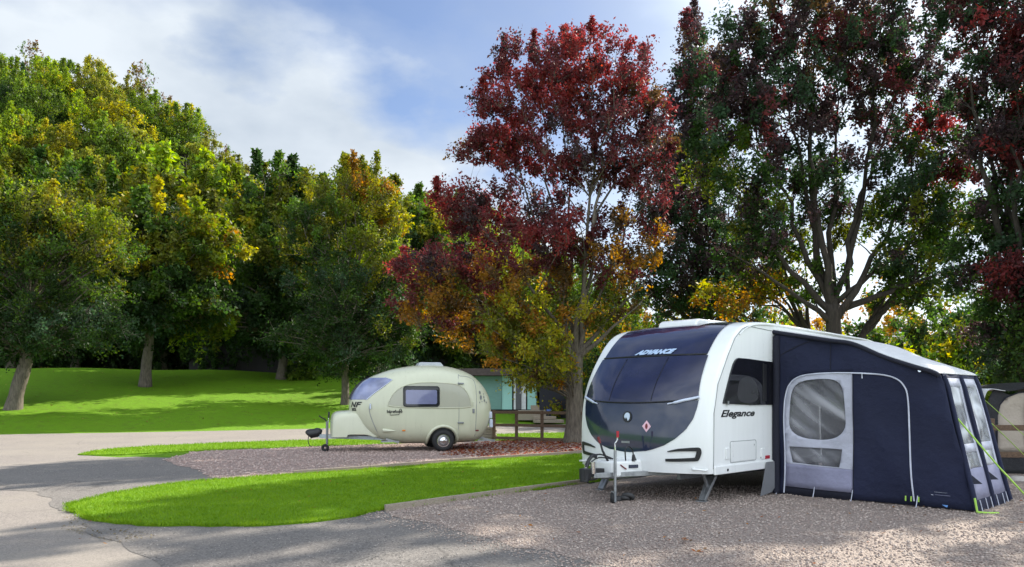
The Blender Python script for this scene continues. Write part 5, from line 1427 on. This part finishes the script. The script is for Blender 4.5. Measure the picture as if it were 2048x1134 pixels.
bank_tree(562, 56.0, 'maple on the bank with a shaded trunk in front of the dark fence', [(560, 410, 75, 60, 0, 3.4, 32, MIX), (520, 480, 80, 70, 0, 3.4, 36, AUT), (590, 520, 90, 80, 0, 3.6, 48, GRN), (560, 610, 110, 55, -0.4, 3.6, 46, DRK), (560, 670, 80, 35, -0.4, 3.0, 24, DRK), (640, 560, 70, 70, 0, 3.4, 36, MIX), (500, 600, 70, 60, 0, 3.2, 30, GRN), (450, 662, 68, 24, -4.2, 1.5, 22, [(3, LI), (3, OL), (1, YE)])], 203,
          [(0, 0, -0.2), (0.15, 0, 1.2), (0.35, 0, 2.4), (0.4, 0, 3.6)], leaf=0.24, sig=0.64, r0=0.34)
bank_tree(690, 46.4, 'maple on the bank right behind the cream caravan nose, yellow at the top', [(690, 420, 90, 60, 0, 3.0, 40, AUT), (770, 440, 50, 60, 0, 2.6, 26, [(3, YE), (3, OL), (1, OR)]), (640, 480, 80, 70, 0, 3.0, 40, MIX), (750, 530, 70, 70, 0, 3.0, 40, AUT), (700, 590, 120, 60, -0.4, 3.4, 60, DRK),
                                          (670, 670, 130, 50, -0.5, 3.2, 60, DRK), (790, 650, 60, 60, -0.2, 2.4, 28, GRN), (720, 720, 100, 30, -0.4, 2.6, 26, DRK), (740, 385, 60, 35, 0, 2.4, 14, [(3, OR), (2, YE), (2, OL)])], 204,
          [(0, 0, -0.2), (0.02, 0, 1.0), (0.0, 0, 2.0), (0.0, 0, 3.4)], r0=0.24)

bank_tree(455, 64.0, 'maple rising behind the dark fence between the second and third bank maples', [(450, 420, 90, 60, 0, 3.4, 40, AUT), (480, 500, 90, 70, 0, 3.6, 44, MIX), (420, 580, 100, 60, 0, 3.6, 44, GRN), (470, 640, 90, 50, -0.3, 3.4, 34, DRK)], 205,
          [(0, 0, -0.2), (0.1, 0, 1.4), (0.0, 0, 2.6), (0.1, 0, 4.0)], leaf=0.26, sig=0.66, r0=0.33)
bank_tree(845, 62.0, 'dark green maple rising beyond the roof of the small cream caravan', [(840, 470, 70, 50, 0, 3.2, 30, MIX), (850, 550, 90, 70, 0, 3.6, 44, GRN), (860, 640, 110, 60, 0, 3.6, 50, DRK), (800, 690, 90, 40, -0.3, 3.0, 30, DRK)], 206,
          [(0, 0, -0.2), (0.1, 0, 1.4), (0.0, 0, 2.6), (0.1, 0, 4.0)], leaf=0.26, sig=0.66, r0=0.33)
bank_tree(150, 61.0, 'tall maple behind the two left bank maples, green with yellow shoots', [(150, 400, 100, 60, 0, 3.4, 44, MIX), (120, 500, 110, 70, 0, 3.6, 48, GRN), (190, 590, 120, 70, 0, 3.6, 52, DRK), (100, 650, 120, 50, -0.3, 3.4, 40, DRK)], 207,
          [(0, 0, -0.2), (0.1, 0, 1.4), (0.0, 0, 2.6), (0.1, 0, 4.0)], leaf=0.26, sig=0.66, r0=0.33)

for px_, Y_, lab, sd in ((325, 61.5, 'green maple behind the bare trunk of the second bank maple', 208), (620, 62.5, 'green and orange maple behind the third and fourth bank maples', 209), (735, 61.0, 'green maple behind the dark fence above the nose of the cream caravan', 210), (20, 60.0, 'green maple behind the leaning maple at the left edge', 211)):
    bank_tree(px_, Y_, lab, [(px_, 420, 80, 55, 0, 3.2, 30, MIX), (px_ + 10, 510, 100, 70, 0, 3.6, 40, MIX), (px_ - 20, 590, 110, 65, 0, 3.6, 44, GRN), (px_, 660, 110, 45, -0.3, 3.4, 34, DRK)], sd,
              [(0, 0, -0.2), (0.1, 0, 1.4), (0.0, 0, 2.6), (0.1, 0, 4.0)], leaf=0.26, sig=0.66, r0=0.33)

# --- wood on the hillside: a few kinds, copied
def hill_kind(name, label, pal_top, pal_low, seed, h=11, w=3.9, leaf=0.25, per=175, n=75, sig=0.72, bark=M['bark'], thin=0.3):
    r = np.random.default_rng(seed)
    bl = [(0, 0, h * 0.74, w * 0.72, w * 0.72, h * 0.22, n // 3, pal_top), (w * 0.25, 0, h * 0.52, w, w, h * 0.24, n // 3, pal_top + pal_low), (-w * 0.2, 0, h * 0.36, w * 0.95, w * 0.95, h * 0.2, n // 3, pal_low)]
    return tree(name, label, 'tree', (0, 0, -50), dict(blobs=bl, trunk=[(0, 0, -0.6), (0.1, 0, 1.2), (0, 0, 2.6), (0.1, 0, 4.0)], r0=0.22, fork=None, nstems=7, leaf=leaf, per=per, sig=sig, spires=5, seed=seed, bark=bark, thin=thin))
GH = (0.15, 0.215, 0.024); GL = (0.22, 0.30, 0.024); OH = (0.22, 0.225, 0.03); HM = (0.10, 0.16, 0.02)
KINDS = [
    ('broadleaf_tree', 'mid green broadleaf tree in the wood covering the hillside', [(3, HM), (3, GH), (1, GL)], [(2, GH), (2, HM)], 301),
    ('broadleaf_tree', 'olive brown broadleaf tree in the wood covering the hillside', [(3, OH), (2, OL), (1, GH)], [(2, OL), (2, HM)], 302),
    ('broadleaf_tree', 'dark green broadleaf tree in the wood covering the hillside', [(2, DG), (3, HM)], [(3, DG), (2, MG)], 303),
    ('broadleaf_tree', 'bright yellow green tree in the wood covering the hillside', [(3, LI), (2, GL), (1, YE)], [(2, GL), (2, GH)], 304),
    ('broadleaf_tree', 'golden yellow tree in the wood covering the hillside', [(3, YE), (2, OL)], [(3, OL), (2, MG)], 305),
]
protos = [hill_kind(*k) for k in KINDS]
thinp = hill_kind('thin_tree', 'thin half bare tree on the skyline of the hillside wood', [(2, OH), (2, BR), (1, MG)], [(2, OH)], 306, h=11, w=2.6, leaf=0.30, per=22, n=48, sig=0.7, thin=0.4)
r = np.random.default_rng(77)
first = {}
def place_hill(k, X, Y, s, rz, label=None):
    src = protos[k] if k >= 0 else thinp
    loc = (X, Y, tz(X, Y) - 0.3); sc = (s * r.uniform(0.9, 1.1),) * 2 + (s * r.uniform(0.92, 1.12),)
    g = ['mid green trees on the hill', 'olive brown trees on the hill', 'dark green trees on the hill', 'yellow green trees on the hill', 'golden trees on the hill', 'half bare trees on the skyline'][k]
    if k not in first and label is None:
        first[k] = src; src.location = loc; src.rotation_euler = (0, 0, rz); src.scale = sc; src['group'] = g; return src
    t = copy_tree(src, label or src['label'], loc, rz, sc, g)
    if label: del t['group']
    return t
for row, Y in enumerate((67, 72, 77, 83, 89, 95, 101, 107, 113, 119)):
    step = 5.4 + 0.12 * row
    X = -0.78 * Y - 4
    xmax = 9 if row < 4 else (4 if row < 7 else 0)
    while X < xmax:
        xx, yy = X + r.uniform(-1.6, 1.6), Y + r.uniform(-2.5, 2.5)
        px = xx / yy * F_PX + CX
        if px < 260: p = [0.22, 0.24, 0.10, 0.22, 0.22]
        elif px < 520: p = [0.36, 0.28, 0.16, 0.12, 0.08]
        else: p = [0.36, 0.12, 0.42, 0.06, 0.04]
        k = int(r.choice(5, p=p))
        s = r.uniform(0.68, 1.05) * (0.9 if row == 0 else 1.0)
        place_hill(k, xx, yy, s, r.uniform(0, 6.28))
        X += step
for px, Y, s in ((60, 122, 1.1), (125, 122, 0.9), (215, 121, 0.85), (280, 119, 1.1), (330, 118, 1.0), (400, 118, 0.9), (455, 116, 0.9), (500, 114, 0.85)):
    place_hill(-1, at(px, Y), Y, s, r.uniform(0, 6.28))
# trees far behind the red ash, and the pale green hill beyond
for px, Y, k, s in ((800, 128, 0, 1.2), (850, 132, 0, 1.25), (900, 130, 0, 1.1), (760, 124, 2, 1.0), (940, 126, 0, 1.0), (990, 128, 3, 0.9), (1040, 120, 0, 1.0), (1100, 124, 1, 1.0), (880, 90, 2, 0.9), (950, 88, 0, 0.9)):
    place_hill(k, at(px, Y), Y, s, r.uniform(0, 6.28))
for px, Y, k, s in ((150, 88, 0, 1.0), (185, 92, 1, 1.0), (215, 96, 0, 1.0), (170, 101, 3, 0.95), (120, 94, 4, 0.95), (60, 98, 0, 1.0), (20, 92, 3, 1.0), (250, 100, 1, 1.0)):
    place_hill(k, at(px, Y), Y, s, r.uniform(0, 6.28))
lime = place_hill(3, at(385, 64), 64, 1.5, 0.7, 'tall bright lime tree rising in the middle of the wooded slope'); 
place_hill(4, at(985, 60), 60, 0.95, 1.0, 'golden yellow tree seen through the branches of the red ash')

# --- dark shrubs and ivy along the top of the bank, bushes behind the caravans
def bush_kind(name, label, pal, seed, h=3.2, w=2.2, leaf=0.17, per=130, n=54, sig=0.36):
    bl = [(0, 0, h * 0.55, w, w * 0.8, h * 0.45, n // 2, pal), (w * 0.4, 0.2, h * 0.35, w * 0.9, w * 0.7, h * 0.33, n // 4, pal), (-w * 0.5, -0.2, h * 0.32, w * 0.9, w * 0.7, h * 0.32, n // 4, pal)]
    return tree(name, label, 'shrub', (0, 0, -60), dict(blobs=bl, trunk=[(0, 0, -0.3), (0.03, 0, 0.3), (0, 0, 0.6), (0.03, 0, 0.9)], r0=0.09, fork=None, nstems=6, leaf=leaf, per=per, sig=sig, seed=seed, bark=M['bark'], thin=0.4))
dk = bush_kind('shrub', 'dark evergreen shrub in the belt along the top of the bank', [(3, (0.026, 0.052, 0.014)), (3, DG), (2, MG)], 401)
used = [False]
def put(src, label, X, Y, s, group, zs=1.0):
    loc = (X, Y, tz(X, Y)); rz = r.uniform(0, 6.28); sc = (s, s, s * zs)
    if src.location.z < -40:
        src.location = loc; src.rotation_euler = (0, 0, rz); src.scale = sc
        if group: src['group'] = group
        src['label'] = label; return src
    return copy_tree(src, label, loc, rz, sc, group)
for px in range(-60, 960, 46):
    Y = 62.5 + r.uniform(-0.8, 1.6)
    put(dk, dk['label'], at(px + r.uniform(-12, 12), Y), Y, r.uniform(1.2, 1.7), 'dark shrubs along the top of the bank', 1.25)
sm = bush_kind('shrub', 'small leafy shrub beside the shaded maple trunk at the end of the dark fence', [(3, MG), (2, GH)], 403, h=1.6, w=0.9, n=26, sig=0.3)
put(sm, sm['label'], at(600, 56), 56, 1.0, None)
lb = bush_kind('shrub', 'sunlit yellow green bush behind the roof of the navy awning', [(3, LI), (3, YE), (2, GL), (2, MG)], 404)
for px, py, Y, s in ((1800, 640, 30, 0.75), (1850, 660, 31, 0.75), (1905, 655, 30, 0.8), (1760, 655, 33, 0.8), (1945, 690, 27, 0.6), (1500, 620, 33, 1.0), (1560, 600, 34, 1.0), (1700, 640, 34, 0.9), (1640, 610, 36, 1.0)):
    put(lb, lb['label'], at(px, Y), Y, s * 1.15, 'sunlit bushes behind the awning', 1.15)
gb = bush_kind('shrub', 'green bush in the thicket behind the white caravan', [(3, MG), (3, DG), (2, OL)], 405, h=5.0, w=2.6, n=72, leaf=0.16, per=140, sig=0.42)
for px, Y, s in ((1240, 40, 1.0), (1310, 38, 1.0), (1380, 39, 1.05), (1450, 38, 1.0), (1530, 40, 1.1), (1600, 41, 1.0), (1680, 40, 1.1), (1760, 38, 1.0), (1840, 36, 1.0), (1900, 35, 1.1), (1960, 32, 1.0), (2030, 30, 1.1), (1170, 52, 1.1), (1090, 56, 1.2), (1010, 58, 1.2), (930, 60, 1.2), (2090, 27, 1.0)):
    put(gb, gb['label'], at(px, Y), Y, s, 'green bushes behind the white caravan', r.uniform(0.95, 1.25))
ob = bush_kind('small_tree', 'yellow and orange autumn tree in the thicket behind the white caravan', [(3, YE), (2, OR), (3, OL), (1, LI)], 406, h=6.0, w=2.4, n=66, leaf=0.16, per=130, sig=0.45)
ob['category'] = 'tree'
for px, Y, s in ((1255, 44, 1.15), (1530, 45, 1.15), (1590, 47, 1.1), (1740, 45, 1.2), (1850, 42, 1.15), (1190, 46, 1.0), (1340, 50, 1.2)):
    put(ob, ob['label'], at(px, Y), Y, s, 'autumn trees behind the white caravan', r.uniform(0.95, 1.2))

# --- an unseen tree added outside the frame so its crown shades the gravel in front of the awning
tree('large_tree', 'added unseen tree beyond the right edge, shading the gravel', 'tree', (14.2, 14.6, 0), dict(blobs=[(0, 0, 8.6, 2.9, 2.9, 2.4, 60, E1), (0.6, 0.3, 6.2, 3.0, 3.0, 2.0, 60, E2), (0.2, -0.6, 4.8, 2.6, 2.6, 1.6, 40, E2)],
     trunk=[(0, 0, -0.15), (0.05, 0, 1.4), (0.0, 0, 2.8), (-0.05, 0, 3.6)], r0=0.26, fork=None, nstems=9, leaf=0.16, per=130, sig=0.45, seed=501, bark=M['bark'], thin=0.4))

# ------------------------------------------------------------------ dark fence on the bank, rail fences, lodges
Yf = 60.0
fx0, fx1 = at(380, Yf), at(930, Yf)
fb = thing('board_fence', 'dark stained close boarded fence along the top of the grassy bank', 'fence', (fx0, Yf, tz(fx0, Yf)))
mb = MB(); k = 0
x = 0.0
while x < fx1 - fx0:
    zz = tz(fx0 + x, Yf) - fb.location.z
    mb.box((x, 0.0 + 0.012 * (k % 2), zz + 0.95), (0.155, 0.022, 1.96 + 0.02 * random.random())); x += 0.16; k += 1
mb.build('boards', M['dark_wood'], fb)
x = 0.0
while x < fx1 - fx0:
    zz = tz(fx0 + x, Yf) - fb.location.z
    MB().box((x, 0.09, zz + 0.95), (0.1, 0.12, 2.05)).build('post', M['dark_wood'], fb); x += 3.0

def rail_fence(label, posts, rails, loc):
    t = thing('rail_fence', label, 'fence', loc)
    o0 = Vector(loc)
    for (x, y, h) in posts:
        MB().box(Vector((x, y, h / 2 - 0.02)) - o0, (0.11, 0.11, h)).build('post', M['fence_wood'], t, bevel=0.012)
    for (x0, y0), (x1, y1), z in rails:
        d = Vector((x1 - x0, y1 - y0, 0)).normalized(); nn = Vector((d.y, -d.x, 0)) * 0.075
        if nn.y > 0: nn = -nn
        MB().bar(Vector((x0, y0, z)) - d * 0.05 + nn - o0, Vector((x1, y1, z)) + d * 0.05 + nn - o0, 0.038, 0.10).build('rail', M['fence_wood'], t, bevel=0.006)
    return t
fpx = [(988, 881), (1033, 882), (1084, 884), (1158, 886), (1240, 888)]
fpos = [gp(*p) for p in fpx]
rail_fence('brown post and rail fence behind the cream caravan, three rails high', [(x, y, 1.08) for x, y in fpos],
           [(fpos[i], fpos[i + 1], z) for i in range(len(fpos) - 1) for z in (0.10, 0.55, 0.99)], (*fpos[0], 0))
q0, q1, q2 = gp(1980, 965), gp(2105, 967), gp(2330, 972)
rail_fence('brown rail fence at the right edge between the awning and the next pitch', [(*q0, 1.15), (*q1, 1.15), (*q2, 1.15)], [(a, b, z) for a, b in ((q0, q1), (q1, q2)) for z in (0.50, 0.97)], (*q0, 0))

# teal lodge beyond the fence
M['teal'] = wood('shaded_teal_boards', (0.13, 0.26, 0.24), (0.19, 0.35, 0.32), (1, 1, 22), 0.6)  # the side wall's shade put into a darker copy of the teal
M['teal_lit'] = wood('lit_teal_boards', (0.33, 0.62, 0.58), (0.40, 0.70, 0.66), (1, 1, 22), 0.6)  # light on the front panels put into a paler copy of the teal
M['felt'] = plain('roof_felt', (0.075, 0.055, 0.055), 0.9, var=0.2, bump=0.3)
M['white_paint'] = plain('white_paint', (0.74, 0.75, 0.78), 0.5)
M['door_grey'] = plain('grey_door', (0.10, 0.10, 0.115), 0.35)
M['slate'] = wood('slate_boards', (0.014, 0.015, 0.024), (0.028, 0.029, 0.042), (1, 1, 20), 0.7)
Yl = 47.0; lx0, lx1 = at(930, Yl), at(1076, Yl); lz = tz((lx0 + lx1) / 2, Yl)
lo = thing('lodge', 'teal painted timber lodge with a dark overhanging roof beyond the rail fence', 'lodge', (lx0, Yl, lz))
Wl = lx1 - lx0; zb = zat(819, Yl) - lz; ztop = zat(752, Yl) - lz
px2 = lambda p: at(p, Yl) - lx0
MB().box((px2(1003) / 2, 2.2, (zb + ztop) / 2), (px2(1003), 4.0, ztop - zb)).build('side_wall', M['teal'], lo)
front = lambda a, b, m, nm, par=lo, y=0.14, t=0.08: MB().box(((px2(a) + px2(b)) / 2, y, (zb + ztop) / 2), (px2(b) - px2(a), t, ztop - zb)).build(nm, m, par)
MB().box(((px2(1003) + Wl) / 2, 2.35, (zb + ztop) / 2), (Wl - px2(1003), 4.0, ztop - zb)).build('front_wall', M['dark_wood'], lo)
front(1003.5, 1024, M['teal_lit'], 'wall_panel', y=0.31, t=0.06)
front(1055, 1073, M['teal_lit'], 'wall_panel', y=0.31, t=0.06)
dd = front(1027.5, 1052, M['white_paint'], 'door_frame', y=0.31, t=0.06)
front(1031.5, 1043, M['door_grey'], 'door', dd, y=0.26, t=0.05)
MB().box((px2(1041), 0.22, (zb + ztop) / 2), (0.05, 0.05, 0.12)).build('handle', M['chrome'], dd)
rfz = ztop
MB().prism([(-0.5, 0.0), (4.7, 0.22), (4.7, 0.36), (-0.5, 0.42)], lambda a, b, h: (h, a, rfz + b + 0.01), -0.45, Wl + 0.35).build('roof', M['felt'], lo, bevel=0.02)
MB().box((Wl / 2, 2.2, zb / 2), (Wl * 0.96, 3.8, zb + 0.1)).build('plinth', M['dark_wood'], lo)
MB().box((Wl * 0.38, 2.2, zb + 0.06), (Wl * 0.2, 3.9, 0.1)).build('sill', M['white_paint'], lo)
# dark lodge to its right
dx0, dx1 = at(1079, Yl), at(1330, Yl)
dl_ = thing('lodge', 'dark slate coloured timber building right of the teal lodge, behind the red ash trunk', 'lodge', (dx0, Yl, tz(dx0, Yl)))
h0 = zat(742, Yl) - dl_.location.z
MB().box(((dx1 - dx0) / 2, 1.8, h0 / 2 - 0.2), (dx1 - dx0, 3.4, h0 + 0.4)).build('wall', M['slate'], dl_)
MB().prism([(-0.3, h0 + 0.01), (dx1 - dx0 + 0.3, h0 + 0.01), (dx1 - dx0 + 0.3, h0 + 0.12), (-0.3, h0 + 0.16)], lambda a, b, h: (a, h, b), -0.3, 3.8).build('roof', M['felt'], dl_)
MB().box((at(1098, Yl) - dx0, 0.06, zat(821, Yl) - dl_.location.z), (0.28, 0.06, 0.16)).build('number_plate', plain('blue_plate', (0.12, 0.20, 0.55), 0.4), dl_)
# deck and steps before the lodge
Yd = 44.5
dk_t = thing('deck_steps', 'weathered timber deck with a low step in front of the teal lodge door', 'steps', (at(1036, Yd), Yd, 0))
d1w = at(1092, Yd) - at(1036, Yd); zz = tz(at(1060, Yd), Yd)
MB().box((d1w / 2, 0.9, zz + 0.42), (d1w, 1.8, 0.55)).build('deck', M['timber'], dk_t, bevel=0.01)
MB().box((d1w * 0.62, 0.6, zz + 0.85), (0.5, 0.5, 0.30)).build('deck_box', M['timber'], dk_t, bevel=0.01)
s0, s1 = at(1066, Yd) - at(1036, Yd), at(1125, Yd) - at(1036, Yd)
MB().box(((s0 + s1) / 2, -0.75, zz + 0.12), (s1 - s0, 1.3, 0.16)).box(((s0 + s1) / 2 - 0.2, -0.2, zz + 0.30), (s1 - s0 - 0.4, 0.9, 0.16)).build('step', M['timber'], dk_t, bevel=0.01)
# stack of planks behind the cream caravan's tail
px0, py0 = gp(975, 882)
MB_ = thing('plank_stack', 'small stack of weathered planks on the ground behind the cream caravan tail', 'planks', (px0, py0 + 0.6, 0.0))
for i in range(5):
    MB().box((0.03 * (i % 2) - 0.1, 0.02 * i, 0.06 + 0.09 * i), (0.75, 0.4, 0.08)).build('plank', M['timber'], MB_, bevel=0.006)

# ------------------------------------------------------------------ neighbouring awning at the right edge
Yn = 15.2; nx = at(1970, Yn)
na = thing('neighbour_awning', 'black awning with a beige arched panel at the right edge of the picture', 'awning', (nx, Yn, 0), math.radians(-8))
hh = zat(772, Yn) - 0.12
arc = [(0.0, 0.0), (0.0, 1.15), (0.06, 1.45), (0.2, 1.68), (0.45, hh - 0.05), (0.9, hh + 0.06), (1.6, hh + 0.13), (2.8, hh + 0.15), (2.8, 0.0)]
arcs = [(p.x, p.y) for p in catmull([(a, b, 0) for a, b in arc[:8]], 5)] + [arc[8]]
inn = [(0.22, 0.42), (0.22, 1.15), (0.27, 1.36), (0.38, 1.50), (0.62, 1.60), (1.0, 1.63), (2.5, 1.66), (2.5, 0.42)]
hole_sheet('front_wall', arcs, [inn], 0.0, fabric('black_canvas', (0.02, 0.02, 0.024)), na, 0.5, 0.01)
bp = cloth('beige_panel', inn, 0.02, fabric('beige_canvas', (0.42, 0.36, 0.30), 0.08), na, 0.008, 0.12, 0.6)
MB().tube([(a, 0.0, b) for a, b in inn + inn[:1]], 0.014, 6).build('panel_piping', M['navy2'], bp, smooth=60)
for xx in (0.72, 1.25): MB().tube([(xx, 0.005, 0.45), (xx, 0.005, 1.60)], 0.006, 5).build('pleat', plain('pleat', (0.16, 0.13, 0.11), 0.8), bp)
MB().tube(catmull([(0.80, -0.01, 1.58), (0.82, -0.02, 1.45), (0.79, -0.02, 1.3), (0.81, -0.01, 1.1)], 4), 0.016, 6).build('tie_strap', M['pale_cloth'], na)
rp = [(p.x, p.y) for p in catmull([(a, b, 0) for a, b in [(-0.06, 1.45), (0.05, 1.66), (0.42, hh + 0.02), (0.9, hh + 0.11), (1.6, hh + 0.18), (2.85, hh + 0.2)]], 5)]
def nroof(a0, a1, m, nm):
    MB().grid(lambda a, b: Vector((*(lambda k: (rp[k][0], -0.08 + b * 2.6, rp[k][1] + 0.04 * b))(a0 + int(a * (a1 - a0))),)), a1 - a0 + 1, 10).build(nm, m, na, smooth=60, solid=0.012)
nroof(0, 9, M['roof_cloth'], 'lit_roof_edge'); nroof(9, len(rp) - 1, fabric('shaded_roof', (0.010, 0.010, 0.011), rough=0.95), 'roof')  # pale edge for the highlight, black rest for tree shade, put into the colours
MB().grid(lambda a, b: Vector((0.0 - 0.01 * math.sin(b * 9), 0.02 + b * 2.4, a * 1.45)), 10, 12).build('side_wall', fabric('black_canvas_side', (0.018, 0.018, 0.022)), na, smooth=60, solid=0.01)
# small flat white stone and low timber behind the navy awning
MB().tube([(0, 0, 0), (0, 0, 0.05), (0, 0, 0.08)], [0.17, 0.16, 0.08], 14).build('paving_disc', plain('pale_stone', (0.55, 0.5, 0.46), 0.8), None, smooth=60)
pd = bpy.data.objects['paving_disc']; pd.location = (*gp(2036, 962), 0.012); tag(pd, 'pale round stone on the soil right of the navy awning', 'stone')
